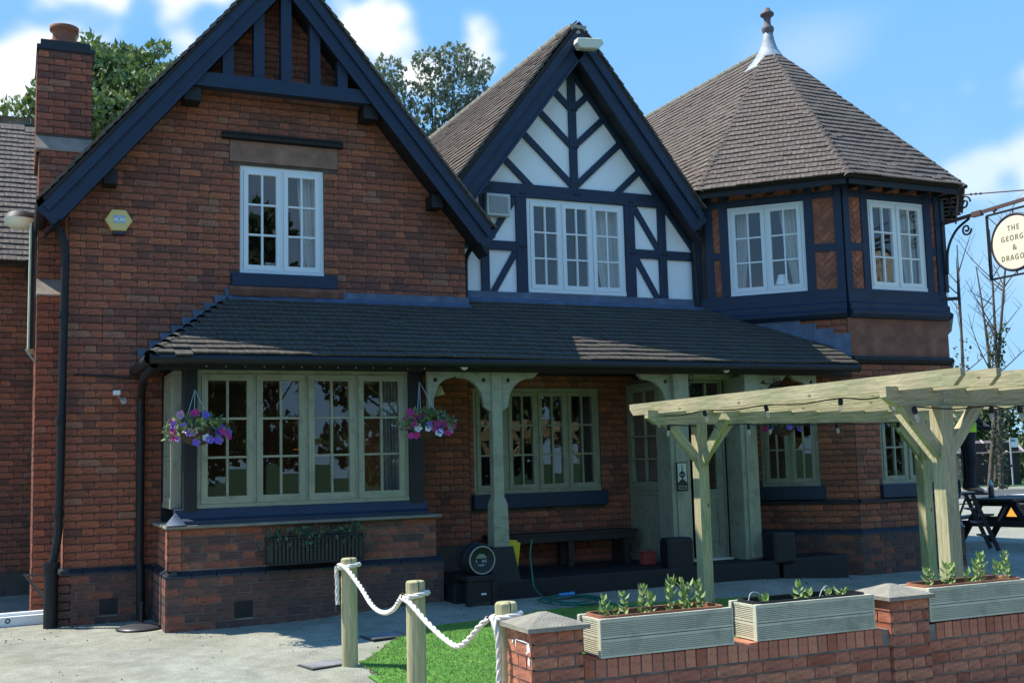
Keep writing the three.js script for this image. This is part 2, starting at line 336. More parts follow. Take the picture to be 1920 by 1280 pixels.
function win(parent, x, y, z, th, w, h, { cas = 2, pc = 2, pr = 3, m = M.white, ft = 0.045, st = 0.05, curtains = [], weights } = {}) {
  const o = grp('window', parent, x, y, z, th);
  const fr = [[0, w, h - ft, h, -0.09, 0], [0, w, 0, ft, -0.09, 0.012], [0, ft, ft, h - ft, -0.09, -0.001], [w - ft, w, ft, h - ft, -0.09, -0.001]];
  const cw = (w - 2 * ft) / cas;
  for (let i = 1; i < cas; i++) fr.push([ft + i * cw - 0.016, ft + i * cw + 0.016, ft, h - ft, -0.088, -0.006]);
  mesh('frame', bxs(fr), m, o);
  for (let i = 0; i < cas; i++) {
    const a = ft + i * cw + (i ? 0.018 : 0.003), b = ft + (i + 1) * cw - (i < cas - 1 ? 0.018 : 0.003), c = ft + 0.003, d = h - ft - 0.003, zf = 0.010;
    mesh('casement', bxs([[a, b, d - st, d, -0.045, zf], [a, b, c, c + st * 1.15, -0.045, zf], [a, a + st, c + st * 1.15, d - st, -0.045, zf - 0.001], [b - st, b, c + st * 1.15, d - st, -0.045, zf - 0.001]]), m, o);
    const pw = (b - a - 2 * st) / pc, ph = (d - c - st * 2.15) / pr, x0 = a + st, y0 = c + st * 1.15;
    for (let k = 1; k < pc; k++) mesh('glazing_bar', bx(x0 + k * pw - 0.011, x0 + k * pw + 0.011, y0, y0 + ph * pr, -0.032, zf - 0.004), m, o);
    for (let k = 1; k < pr; k++) mesh('glazing_bar', bx(x0, b - st, y0 + k * ph - 0.011, y0 + k * ph + 0.011, -0.031, zf - 0.005), m, o);
    for (let k = 0; k < pc; k++) for (let l = 0; l < pr; l++) {
      const q = mesh('pane', new THREE.PlaneGeometry(pw, ph), M.glass, o, x0 + (k + 0.5) * pw, y0 + (l + 0.5) * ph, -0.02);
      q.rotation.set(rr(-0.006, 0.006), rr(-0.006, 0.006), 0);
    }
  }
  for (const [a, b, lean] of curtains) mesh('curtain', drape(a * w, b * w, -0.05, h + 0.02, lean), M.curtain, o, 0, 0, -0.2);
  return o;
}

// --- left gable, brick, wall face z = -1.1 ---
const ZL = -1.1, LGX = 1.324, LGY = 7.40, LGS = 1.2;
const winL = [0.864, 3.735, 1.834, 4.985];
const lg = wall(pub, 'gable_wall', 0, ZL, 0, [[-0.93, -0.1], [3.6, -0.1], [3.6, 4.55], [LGX, LGY - 0.16], [-0.93, 4.55]], [winL, [0.14, 0.7, 2.62, 2.5]], M.mortar, 0.25);
lay(lg, [[-0.93, 0.575], [3.6, 0.575], [3.6, 4.5], [LGX, LGY - 0.2], [-0.93, 4.5]], [winL, [0.745, 5.02, 2.005, 5.31], [0.755, 3.46, 1.985, 3.735], [0.1, 0, 2.7, 2.7]], palWall, { y0: 0.575 });
mesh('stone_lintel', muv(bx(0.75, 2.0, 5.02, 5.262, -0.05, 0.02)), M.stone, lg);
mesh('hood_mould', profX([[0, 5.265], [0.075, 5.275], [0.085, 5.31], [0.06, 5.34], [0, 5.345]], 1.4), M.black, lg, 0.655);
mesh('window_sill', bxs([[0.765, 1.975, 3.58, 3.733, -0.05, 0.075, 0.012]]), M.navy, lg);
mesh('sill_moulding', profX([[0, 3.47], [0.05, 3.48], [0.08, 3.545], [0.08, 3.578], [0, 3.578]], 1.3), M.render, lg, 0.74);
win(pub, winL[0], winL[1], ZL - 0.02, 0, 0.97, 1.25, { cas: 2, curtains: [[0.72, 1.0, 0.35], [0, 0.12, -0.2]] });
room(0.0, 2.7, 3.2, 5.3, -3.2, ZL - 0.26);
plinth(pub, 0, ZL + 0.05, 0, -0.98, -0.06, -0.1, [[-0.58, 0.1, -0.4, 0.24]]);
mesh('air_brick', bxs([[-0.58, -0.4, 0.085, 0.255, -0.02, 0.006]]), M.black, lg, 0, 0, 0.05);
// left return, recess and chimney breast
const lret = wall(pub, 'return_wall', -0.93, 0, -Math.PI / 2, rect(-7, ZL - 0.001, -0.1, 4.5), [], M.mortar);
lay(lret, rect(-1.95, ZL - 0.003, 0.575, 4.4), [], palWall);
plinth(pub, -0.98, 0, -Math.PI / 2, -1.9, ZL + 0.05, -0.1);
const chim = grp('chimney', pub);
{
  const lower = mesh('breast', bxs([[-1.21, -0.66, -0.1, 3.5, -3.2, -1.78], [-1.21, -0.66, 3.5, 5.2, -3.2, -1.96], [-1.25, -0.665, 5.2, 6.42, -3.2, -2.05]]), M.mortar, chim);
  lower.updateWorldMatrix(true, false);
  for (const [zf, x0, x1, y0, y1] of [[-1.778, -1.21, -0.93, 0.0, 3.5], [-1.958, -1.21, -0.66, 3.72, 5.2], [-2.048, -1.25, -0.665, 5.42, 6.4]]) lay(lower, rect(x0, x1, y0, y1), [], palWall, { z: zf });
  const side = mesh('breast_side', bx(-3.2, -1.78, -0.1, 0, -0.02, 0), M.mortar, chim, -1.21, 0, 0); side.rotation.y = -Math.PI / 2; side.updateWorldMatrix(true, false);
  lay(side, rect(-3.2, -1.78, 0, 3.5), [], palWall, { z: 0.002 }); lay(side, rect(-3.2, -1.96, 3.5, 5.2), [], palWall, { z: 0.002 }); lay(side, rect(-3.2, -2.05, 5.2, 6.4), [], palWall, { z: 0.042 });
  for (const [zf, zb, y, x0] of [[-1.76, -1.96, 3.5, -1.225], [-1.94, -2.07, 5.2, -1.26]]) mesh('weathering', profX([[zf, y], [zf, y + 0.02], [zb, y + 0.22], [zb - 0.1, y + 0.22], [zb - 0.1, y]], 0.6), M.weathering, chim, x0);
  mesh('chimney_cap', bxs([[-1.27, -0.64, 6.42, 6.47, -3.22, -2.03], [-1.23, -0.69, 6.47, 6.55, -3.15, -2.08]]), M.blackIron, chim);
  for (const z of [-2.35, -2.85]) mesh('chimney_pot', lathe([[0.0, 0], [0.15, 0], [0.135, 0.06], [0.125, 0.20], [0.16, 0.22], [0.165, 0.27], [0.12, 0.275], [0.10, 0.2], [0, 0.1]], 20), M.terracotta, chim, -0.97, 6.54, z);
}
// left gable roof and timber
const lgRoofR = roof(pub, [[3.83, LGY - LGS * (3.83 - LGX), -0.76], [3.83, LGY - LGS * (3.83 - LGX), -7.2], [LGX, LGY, -7.2], [LGX, LGY, -0.76]], palTile);
const lgRoofL = roof(pub, [[-1.2, LGY - LGS * (LGX + 1.2), -7.2], [-1.2, LGY - LGS * (LGX + 1.2), -0.76], [LGX, LGY, -0.76], [LGX, LGY, -7.2]], palTile);
{
  const c = Math.cos(Math.atan(LGS)), dn = 0.145 / c; // board centre below the roof line
  for (const s of [-1, 1]) {
    const xe = s < 0 ? -1.17 : 3.80, ye = LGY - LGS * Math.abs(xe - LGX);
    mesh('barge_board', bar(xe, ye - dn, LGX + s * 0.02, LGY - dn - 0.02, 0.22, 0.05, -0.83), M.navy, pub);
    mesh('barge_moulding', bar(xe, ye - 0.09 / c, LGX + s * 0.02, LGY - 0.09 / c, 0.085, 0.035, -0.78), M.navy, pub);
    mesh('barge_bead', bar(xe - s * 0.14, ye + LGS * 0.14 - 0.265 / c, LGX + s * 0.02, LGY - 0.265 / c, 0.03, 0.02, -0.78), M.navy, pub);
    mesh('soffit', bar(xe, ye - 0.245 / c, LGX, LGY - 0.245 / c, 0.02, 0.30, -1.12), M.black, pub);
    mesh('corbel', bxs([[LGX + s * 1.02 - 0.09, LGX + s * 1.02 + 0.09, 5.60, 5.76, -1.1, -0.84]]), M.black, pub);
    mesh('purlin_end', bxs([[LGX + s * 1.85 - 0.08, LGX + s * 1.85 + 0.06, 4.6, 4.76, -1.1, -0.86]]), M.black, pub);
  }
  mesh('collar_beam', bx(0.28, 2.42, 5.765, 5.925, -0.94, -0.80), M.navy, pub);
  for (const x of [0.685, 1.03, 1.34, 1.675, 2.0]) mesh('stud', bx(x - 0.06, x + 0.06, 5.92, LGY - 0.26 / c - LGS * Math.abs(x - LGX) + 0.06, -0.94, -0.82), M.navy, pub);
}
// gutter pieces and pipes on the left corner
mesh('downpipe', pipe([[-1.13, 4.30, -1.02], [-1.12, 4.22, -0.98], [-0.99, 4.0, -0.97], [-0.965, 3.85, -0.97], [-0.985, 0.95, -1.0], [-1.02, 0.72, -1.0], [-1.05, 0.6, -0.99]], 0.042), M.black, pub);
mesh('soil_pipe', merge([pipe([[-1.05, 0.66, -0.99], [-1.05, -0.02, -0.99]], 0.068), new THREE.CylinderGeometry(0.085, 0.085, 0.07, 16).translate(-1.05, 0.62, -0.99)]), M.black, pub);
mesh('pipe_bracket', merge([beam3([-1.30, 0.5, -1.5], [-1.05, 0.52, -1.02], 0.02, 0.02), beam3([-1.28, 0.5, -1.45], [-1.07, 0.25, -1.02], 0.025, 0.025)]), M.blackIron, pub);
for (const y of [2.1, 3.2, 1.15]) mesh('pipe_collar', new THREE.CylinderGeometry(0.052, 0.052, 0.05, 14), M.black, pub, -0.983 + (y - 2) * 0.007, y, -0.985);
mesh('gutter', pipe([[-1.2, 4.33, -0.8], [-1.2, 4.33, -6.5]], 0.06), M.black, pub);
mesh('downpipe', pipe([[-0.2, 2.58, 0.2], [-0.22, 2.5, -0.5], [-0.19, 2.35, -1.02], [-0.19, 0.62, -1.02], [-0.18, 0.5, -0.99], [-0.18, 0.02, -0.99]], 0.042), M.black, pub);
mesh('cable', pipe([[-0.86, 2.58, -1.08], [-0.5, 2.555, -1.08], [-0.18, 2.53, -1.07]], 0.009, 6), M.black, pub);

// --- left wing behind ---
const wl = wall(pub, 'wing_wall', 0, -4.6, 0, rect(-9, -0.9, -0.1, 4.4), [], M.mortar);
lay(wl, rect(-3.5, -1.0, 0.3, 4.3), [], palWall);
roof(pub, [[-9, 4.33, -4.3], [-0.95, 4.33, -4.3], [-0.95, 6.9, -6.8], [-9, 6.9, -6.8]], palTile, { gauge: 0.125 });
for (let i = 0; i < 8; i++) mesh('ridge_tile', new THREE.CylinderGeometry(0.11, 0.11, 0.44, 10, 1, false, 0, Math.PI).rotateZ(Math.PI / 2).rotateX(-Math.PI / 2), M.stoneCap, pub, -4.2 + i * 0.45, 6.9, -6.8);
mesh('verge_board', beam3([-1.33, 4.22, -4.25], [-1.0, 4.22, -4.25], 0.1, 0.22), M.black, pub);

// --- middle timber gable, plaster face z = -1.35 ---
const ZM = -1.35, MGX = 5.25, MGY = 7.27, MGS = 1.28, winM = [4.565, 3.70, 6.005, 4.93];
const mg = wall(pub, 'timber_gable', 0, ZM, 0, [[3.5, 3.3], [7.18, 3.3], [7.18, 4.82], [MGX, MGY - 0.16], [3.5, 4.98]], [winM], M.plaster, 0.2);
{
  const T = (x1, y1, x2, y2, w = 0.12, d = 0.05, n = 'timber') => mesh(n, bar(x1, y1, x2, y2, w, d, -0.02), M.navy, mg);
  T(3.7, 5.02, 6.85, 5.02, 0.17, 0.062, 'tie_beam'); T(MGX + 0.02, 5.1, MGX + 0.02, 6.75, 0.11, 0.056, 'king_post');
  for (const s of [-1, 1]) {
    for (const yk of [6.17, 5.66, 5.12, 4.50]) {
      const y0 = Math.max(yk, 5.08), x0 = MGX + 0.02 + s * (y0 - yk) / 0.92, t = (MGY - 0.50 - y0 - (s < 0 ? x0 - MGX : MGX - x0) * -0 - MGS * Math.abs(x0 - MGX)) / (0.92 + MGS);
      T(x0, y0, x0 + s * (t + 0.05), y0 + 0.92 * (t + 0.05), 0.085, 0.05, 'brace');
    }
    const xe = MGX + s * 1.95; T(xe, MGY - 0.46 - MGS * 1.95, MGX, MGY - 0.46, 0.16, 0.058, 'principal_rafter');
  }
  for (const [x, w, y1] of [[6.085, 0.15, 5.0], [6.59, 0.12, 5.0], [4.48, 0.15, 5.0], [3.965, 0.11, 5.0]]) T(x, 3.4, x, y1, w, 0.056, 'post');
  T(6.16, 4.285, 7.12, 4.285, 0.12, 0.052, 'rail'); T(3.68, 4.285, 4.42, 4.285, 0.12, 0.052, 'rail');
  T(6.16, 4.93, 6.54, 4.34, 0.08, 0.048, 'brace'); T(6.16, 4.24, 6.54, 3.6, 0.08, 0.048, 'brace');
  T(4.41, 4.93, 4.02, 4.34, 0.08, 0.048, 'brace'); T(4.41, 4.24, 4.02, 3.6, 0.08, 0.048, 'brace');
  T(7.13, 3.4, 7.13, 4.9, 0.14, 0.06, 'post');
  for (const [x, y] of [[4.48, 4.98], [6.09, 4.98], [4.0, 5.02], [6.6, 5.02], [5.27, 5.02], [6.59, 4.285], [4.48, 4.285], [6.09, 4.285], [5.27, 5.66], [5.27, 6.17]]) { const g = new THREE.CylinderGeometry(0.016, 0.016, 0.016, 8).rotateX(Math.PI / 2); mesh('peg', g, M.black, mg, x, y, 0.042); mesh('peg', g, M.black, mg, x + 0.055, y, 0.042); }
  const c = Math.cos(Math.atan(MGS));
  for (const s of [-1, 1]) {
    const xe = MGX + s * 1.80, ye = MGY - MGS * 1.80;
    mesh('barge_board', bar(xe, ye - 0.19 / c, MGX + s * 0.02, MGY - 0.19 / c - 0.02, 0.26, 0.05, -1.10), M.navy, pub);
    mesh('barge_moulding', bar(xe, ye - 0.11 / c, MGX + s * 0.02, MGY - 0.11 / c, 0.10, 0.035, -1.05), M.navy, pub);
    mesh('barge_bead', bar(xe - s * 0.14, ye + MGS * 0.14 - 0.325 / c, MGX + s * 0.02, MGY - 0.325 / c, 0.03, 0.02, -1.05), M.navy, pub);
    mesh('soffit', bar(xe, ye - 0.30 / c, MGX, MGY - 0.30 / c, 0.02, 0.26, -1.36), M.black, pub);
  }
  roof(pub, [[3.42, MGY - MGS * 1.83, -7.2], [3.42, MGY - MGS * 1.83, -1.03], [MGX, MGY, -1.03], [MGX, MGY, -7.2]], palTile);
  roof(pub, [[7.08, MGY - MGS * 1.83, -1.03], [7.08, MGY - MGS * 1.83, -7.2], [MGX, MGY, -7.2], [MGX, MGY, -1.03]], palTile);
  const rg = new THREE.CylinderGeometry(0.12, 0.12, 0.43, 12, 1, false, -Math.PI / 2, Math.PI).rotateX(Math.PI / 2);
  for (let i = 0; i < 14; i++) { const r = mesh('ridge_tile', rg, M.stoneCap, pub, MGX, MGY - 0.02, -1.24 - i * 0.445); r.rotation.x = i ? rr(-0.01, 0.01) : 0.09; }
}
win(pub, winM[0], winM[1], ZM + 0.01, 0, 1.44, 1.23, { cas: 3, curtains: [[0.7, 1.0, 0.45], [0, 0.03, 0]] });
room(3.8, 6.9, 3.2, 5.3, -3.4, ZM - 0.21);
mesh('downpipe', pipe([[7.0, 4.72, -1.2], [7.06, 4.55, -1.3], [7.07, 4.3, -1.28], [7.08, 3.5, -1.26]], 0.035), M.black, pub);
mesh('downpipe', pipe([[3.86, 4.3, -0.95], [3.72, 4.2, -1.2], [3.68, 4.08, -1.29], [3.67, 3.5, -1.28]], 0.03), M.black, pub);
mesh('hopper', bxs([[6.93, 7.1, 4.62, 4.8, -1.3, -1.12]]), M.black, pub);

// --- tower ---
const TC = [8.523, 0.05], k2 = Math.SQRT1_2, TS = 1.70;
const tA = [TC[0] - 1.95 * k2, TC[1] - 1.95 * k2]; // start of the left slanting face
const upW = [3.70, 4.92];
function brickPanel(parent, x0, x1, y0, y1, z) { // herringbone bricks cut to the panel
  mesh('panel_mortar', bx(x0, x1, y0, y1, z - 0.03, z - 0.004), M.mortarPale, parent);
  const L = 0.2, W = 0.065, J = 0.010, list = [], col = [];
  const clip = (pts, f) => { const o = []; for (let i = 0; i < pts.length; i++) { const a = pts[i], b = pts[(i + 1) % pts.length], fa = f(a), fb = f(b); if (fa >= 0) o.push(a); if ((fa < 0) !== (fb < 0)) { const t = fa / (fa - fb); o.push([a[0] + (b[0] - a[0]) * t, a[1] + (b[1] - a[1]) * t]); } } return o; };
  const cx = (x0 + x1) / 2, cy = (y0 + y1) / 2;
  for (let i = -14; i <= 14; i++) for (let j = -14; j <= 14; j++) for (const hv of [0, 1]) {
    // the weave lies on a lattice turned by 45 degrees
    const a = i * W + j * L * 0 + j * W * -1 + (hv ? 0 : 0), b = i * W + j * (L * 1) * 0 + 0;
    const ux = hv ? i * W + j * L : i * W + j * L, uy = hv ? i * W - j * L + W : i * W - j * L;
    const q = hv ? [[ux, uy], [ux + W - J, uy], [ux + W - J, uy + L - J], [ux, uy + L - J]] : [[ux, uy], [ux + L - J, uy], [ux + L - J, uy + W - J], [ux, uy + W - J]];
    let p = q.map(([s, t]) => [cx + (s - t) * k2, cy + (s + t) * k2]);
    p = clip(p, v => v[0] - x0 - 0.003); p = clip(p, v => x1 - 0.003 - v[0]); p = clip(p, v => v[1] - y0 - 0.003); p = clip(p, v => y1 - 0.003 - v[1]);
    if (p.length < 3) continue;
    let A = 0; for (let n = 0; n < p.length; n++) { const [a1, b1] = p[n], [a2, b2] = p[(n + 1) % p.length]; A += a1 * b2 - a2 * b1; } if (Math.abs(A) < 0.0008) continue;
    const g = flat(poly(p, [], 0.012, z - 0.006)), c = BR[pick([0, 1, 7, 0, 0, 1])], n = g.attributes.position.count, arr = new Float32Array(n * 3);
    for (let v = 0; v < n; v++) arr.set(c, v * 3); g.setAttribute('color', new THREE.BufferAttribute(arr, 3)); list.push(g);
  }
  if (list.length) { const o = mesh('herringbone_brick', mergeGeometries(list), herring, parent); o.userData.kind = 'stuff'; }
}
const herring = mat([1, 1, 1], 0.9, { map: tBrick, vertexColors: true, ...bump(0.003) });
function towerFace(x, z, th, W, wins, full = true) {
  // ground floor, brick
  const [wa, wb] = wins.low;
  const w = wall(pub, 'tower_wall', x, z, th, rect(0, W, -0.1, 2.72), [[wa, 1.13, wb, 2.45]], M.mortar);
  lay(w, rect(0, W, 0.575, 2.70), [[wa, 1.13, wb, 2.45], [wa - 0.06, 0.95, wb + 0.06, 1.14]], palWall);
  mesh('window_sill', bxs([[wa - 0.05, wb + 0.05, 0.955, 1.128, -0.04, 0.06, 0.01]]), M.navy, w);
  mesh('sill_band', profX([[0, 0.90], [0.035, 0.905], [0.045, 0.94], [0, 0.952]], W), M.blueBrick, w);
  const o = grp('tower_storey', pub, x, 0, z, th); o.updateWorldMatrix(true, false);
  // string course, band, jetty beam
  mesh('string_course', profX([[-0.02, 2.70], [0.05, 2.715], [0.085, 2.76], [0.06, 2.80], [-0.02, 2.81]], W), M.black, o);
  mesh('cornice', profX([[-0.02, 3.30], [0.06, 3.315], [0.105, 3.36], [0.11, 3.40], [0.07, 3.43], [0.07, 3.50], [0.045, 3.52], [0.045, 3.66], [-0.02, 3.66]], W), M.navy, o);
  // timber storey
  const [ua, ub] = wins.up;
  mesh('storey_core', poly(rect(0, W, 3.3, 5.2), [[ua, upW[0], ub, upW[1]]], 0.15, -0.19), M.mortar, o);
  const T = (a, b, c, d, n, z1 = 0.02) => mesh(n, bx(a, b, c, d, -0.05, z1), M.navy, o);
  T(0, W, 4.93, 5.02, 'rail', 0.022); T(ua - 0.115, ua - 0.003, 3.66, 5.2, 'post', 0.026); T(ub + 0.003, ub + 0.115, 3.66, 5.2, 'post', 0.026);
  T(0, W, 3.655, 3.698, 'rail', 0.03); T(wins.l ?? 0, (wins.l ?? 0) + 0.1, 3.66, 5.2, 'post', 0.034); T(W - 0.1, W, 3.66, 5.2, 'post', 0.034);
  const l0 = (wins.l ?? 0) + 0.1;
  for (const [a, b] of [[l0, ua - 0.115], [ub + 0.115, W - 0.1]]) {
    T(a, b, 4.21, 4.31, 'rail', 0.024);
    brickPanel(o, a, b, 3.70, 4.21, 0.004); brickPanel(o, a, b, 4.31, 4.93, 0.004);
    brickPanel(o, a, b, 5.02, 5.14, 0.004);
  }
  brickPanel(o, ua, ub, 5.02, 5.14, 0.004);
  for (let q = 0.12; q < W; q += 0.3) mesh('rafter_foot', bx(q, q + 0.06, 5.04, 5.16, -0.02, 0.26), M.black, o);
  mesh('eaves_board', bx(-0.1, W + 0.1, 5.03, 5.1, 0.26, 0.285), M.black, o);
  return [w, o];
}
const LF = towerFace(tA[0], tA[1], -Math.PI / 4, 1.95, { low: [0.745, 1.49], up: [0.445, 1.46], l: 0.13 });
const FF = towerFace(TC[0], TC[1], 0, TS, { low: [0.42, 1.36], up: [0.42, 1.41] });
const RF = towerFace(TC[0] + TS, TC[1], Math.PI / 4, 1.95, { low: [0.5, 1.4], up: [0.5, 1.4] });
{ // rendered band on the front, brick bands beside it
  mesh('rendered_band', bx(-0.02, TS + 0.02, 2.80, 3.31, -0.1, 0.012), M.render, FF[1]);
  for (const f of [LF, RF]) { const b = mesh('brick_band', bx(0, 1.95, 2.80, 3.31, -0.1, 0), M.mortar, f[1]); b.updateWorldMatrix(true, false); lay(b, rect(0, 1.93, 2.81, 3.3), [], palWall); }
  const at45 = (u, n = 0) => [tA[0] + u * k2 - n * k2, tA[1] + u * k2 + n * k2];
  let p = at45(0.745, 0.0); win(pub, p[0] + 0.02 * k2, 1.13, p[1] - 0.02 * k2, -Math.PI / 4, 0.745, 1.32, { cas: 2, pc: 2, pr: 3, m: M.sage, curtains: [] });
  p = at45(0.445, 0.0); win(pub, p[0], upW[0], p[1], -Math.PI / 4, 1.015, 1.22, { cas: 2, curtains: [[0, 0.26, -0.4], [0.66, 1.0, 0.5]] });
  win(pub, TC[0] + 0.42, 1.13, TC[1] - 0.02, 0, 0.94, 1.32, { cas: 2, m: M.sage }); win(pub, TC[0] + 0.42, upW[0], TC[1], 0, 0.99, 1.22, { cas: 2, curtains: [[0.72, 1.0, 0.3]] });
  win(pub, TC[0] + TS + 0.5 * k2, upW[0], TC[1] - 0.5 * k2, Math.PI / 4, 0.9, 1.22, { cas: 2 }); win(pub, TC[0] + TS + 0.5 * k2, 1.13, TC[1] - 0.5 * k2, Math.PI / 4, 0.9, 1.32, { cas: 2, m: M.sage });
  plinth(pub, tA[0] - 0.05 * k2, tA[1] + 0.05 * k2, -Math.PI / 4, 0.3, 1.97, -0.1); plinth(pub, TC[0], TC[1] + 0.05, 0, -0.02, TS + 0.02, -0.1); plinth(pub, TC[0] + TS + 0.05 * k2, TC[1] + 0.05 * k2, Math.PI / 4, -0.02, 1.95, -0.1);
  // rooms: one dark drum a floor
  const drum = (y0, y1) => { const s = [[7.4, -1.1], [8.62, -0.22], [10.1, -0.22], [11.2, -1.1], [11.2, -4], [7.4, -4]], g = poly(s.map(q => [q[0], -q[1]]), [], 0.05, 0); g.rotateX(-Math.PI / 2); g.translate(0, y0, 0); const h = g.clone(); h.translate(0, y1 - y0, 0); mesh('room_lining', merge([g, h, bx(7.3, 11.3, y0, y1, -4.05, -4)]), M.room, pub); };
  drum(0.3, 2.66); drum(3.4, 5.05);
  mesh('partition', bx(7.28, 7.34, 0, 5.1, -4.5, -1.25), M.mortar, pub); mesh('partition', bx(11.3, 11.36, 0, 5.1, -7, -1.1), M.mortar, pub);
  // roof
  const ap = [9.38, 7.93, -2.38], e = [[7.03, 5.15, -7.2], [7.03, 5.15, -1.02], [8.40, 5.15, 0.35], [10.36, 5.15, 0.35], [11.73, 5.15, -1.02], [11.73, 5.15, -7.2]], rb = [9.38, 7.93, -7.2];
  roof(pub, [e[0], e[1], ap, rb], palTile); roof(pub, [e[1], e[2], ap], palTile); roof(pub, [e[2], e[3], ap], palTile); roof(pub, [e[3], e[4], ap], palTile); roof(pub, [e[4], e[5], rb, ap], palTile);
  // bonnet tiles rounding the hips
  const bon = new THREE.CylinderGeometry(0.045, 0.075, 0.17, 9, 1, true, -Math.PI * 0.42, Math.PI * 0.84);
  for (const q of [e[1], e[2], e[3]]) {
    const a = new THREE.Vector3(...q), d = new THREE.Vector3(...ap).sub(a), L = d.length(); d.normalize();
    const out = new THREE.Vector3(a.x - ap[0], 0, a.z - ap[2]).normalize(), N = d.clone().cross(out).cross(d).normalize(); if (N.y < 0) N.negate();
    const X = d.clone().cross(N).normalize(), B = new THREE.Matrix4().makeBasis(X, d, N);
    for (let s = 0.02; s < L - 0.4; s += 0.118) { const o = mesh('hip_tile', bon, tileMats[palTile()], pub); o.applyMatrix4(B); o.position.copy(a).addScaledVector(d, s).addScaledVector(N, -0.012 + rr(-0.004, 0.004)); o.rotateX(0.1); }
  }
  const rg = new THREE.CylinderGeometry(0.12, 0.12, 0.43, 12, 1, false, -Math.PI / 2, Math.PI).rotateX(Math.PI / 2);
  for (let i = 0; i < 10; i++) mesh('ridge_tile', rg, M.stoneCap, pub, 9.38, 7.92, -2.75 - i * 0.445);
  const ld = lathe([[0.42, -0.36], [0.25, -0.16], [0.15, 0.0], [0.10, 0.16], [0.075, 0.3], [0.0, 0.3]], 8); ld.rotateY(Math.PI / 8);
  const fin = grp('finial', pub, ap[0], ap[1] - 0.02, ap[2]);
  mesh('lead_cap', merge([ld]), M.leadPale, fin);
  mesh('finial_shaft', lathe([[0.075, 0.26], [0.085, 0.3], [0.10, 0.34], [0.09, 0.38], [0.055, 0.41], [0.05, 0.50], [0.07, 0.55], [0.105, 0.57], [0.11, 0.60], [0.085, 0.63], [0.06, 0.65], [0.05, 0.69], [0, 0.71]], 20), mat([0.22, 0.17, 0.17], 0.7, { map: tMottle }), fin);
}
// outer and back walls that close the building
mesh('back_wall', bxs([[-0.9, 11.5, -0.1, 4.6, -7.2, -7.0], [3.6, 7.2, 3.3, 4.8, -7.05, -6.9]]), M.mortar, pub);

// --- lower roof over bay and porch ---
const EY = 2.66, EZ = 0.36, LS = 0.531;
{
  const yT = EY + LS * (EZ - ZM);
  const P = (x, z) => [x, EY + LS * (EZ - z), z];
  roof(pub, [P(-0.22, EZ), P(8.33, EZ), P(8.33, -0.10), P(7.10, ZM), P(0.83, ZM + 0.0), P(0.78, ZL)], palOld, { gauge: 0.125 });
  roof(pub, [[-0.22, EY, ZL], [-0.22, EY, EZ], [0.80, P(0, ZL)[1], ZL]], palOld, { gauge: 0.125 });
  for (let i = 0; i < 11; i++) { const t = (i + 0.3) / 11.5, a = new THREE.Vector3(-0.22 + 1.0 * t, EY + 0.775 * t, EZ - 1.46 * t); const o = mesh('hip_tile', new THREE.CylinderGeometry(0.04, 0.075, 0.2, 9, 1, true, -Math.PI * 0.45, Math.PI * 0.9), tileMats[palOld()], pub, a.x, a.y - 0.012, a.z); o.lookAt(a.x + 1.0, a.y + 0.775, a.z - 1.46); o.rotateX(Math.PI / 2); o.rotateY(Math.PI); }
  // lead: apron flashings and stepped flashings
  mesh('apron_flashing', merge([bar(0.72, P(0, ZL)[1] + 0.045, 3.63, P(0, ZL)[1] + 0.045, 0.15, 0.018, ZL + 0.012), (() => { const g = muv(new THREE.BoxGeometry(2.9, 0.014, 0.14)); g.rotateX(Math.atan(LS)); g.translate(2.17, P(0, ZL + 0.075)[1] + 0.05, ZL + 0.085); return g; })()]), M.lead, pub);
  mesh('apron_flashing', merge([bar(3.6, yT + 0.05, 7.14, yT + 0.05, 0.13, 0.018, ZM + 0.042), (() => { const g = muv(new THREE.BoxGeometry(3.55, 0.014, 0.14)); g.rotateX(Math.atan(LS)); g.translate(5.37, P(0, ZM + 0.11)[1] + 0.05, ZM + 0.12); return g; })()]), M.lead, pub);
  for (let i = 0; i < 9; i++) { const x = -0.17 + i * 0.115, y = EY + 0.09 + i * 0.0875; mesh('stepped_flashing', poly([[x - 0.06, y + 0.11], [x + 0.13, y + 0.11], [x + 0.16, y + 0.03], [x - 0.02, y - 0.09]], [], 0.012, ZL + 0.012 + i * 0.001), M.lead, pub); }
  for (let i = 0; i < 8; i++) { const u = 0.28 + i * 0.21, x = tA[0] + u * k2, z = tA[1] + u * k2; const g = grp('stepped_flashing', pub, x, P(0, z)[1], z, -Math.PI / 4); mesh('lead_step', poly([[-0.02, -0.04], [-0.02, 0.2], [0.22, 0.2], [0.22, -0.13]], [], 0.012, 0.012 + i * 0.001), M.lead, g); }
  // eaves: gutter, fascia, soffit
  mesh('gutter', merge([pipe([[-0.26, EY - 0.045, EZ + 0.03], [8.36, EY - 0.045, EZ + 0.03]], 0.05), pipe([[-0.26, EY - 0.045, EZ + 0.03], [-0.26, EY - 0.05, ZL]], 0.05)]), M.black, pub);
  mesh('fascia', bxs([[-0.16, 8.3, 2.535, 2.655, 0.16, 0.20], [-0.16, -0.12, 2.535, 2.655, ZL, 0.2], [-0.12, 8.25, 2.60, 2.625, ZL, 0.16]]), M.black, pub);
  for (let x = 0.3; x < 2.6; x += 0.19) mesh('fascia_stud', new THREE.SphereGeometry(0.008, 6, 5), M.grey, pub, x, 2.565, 0.205);
}

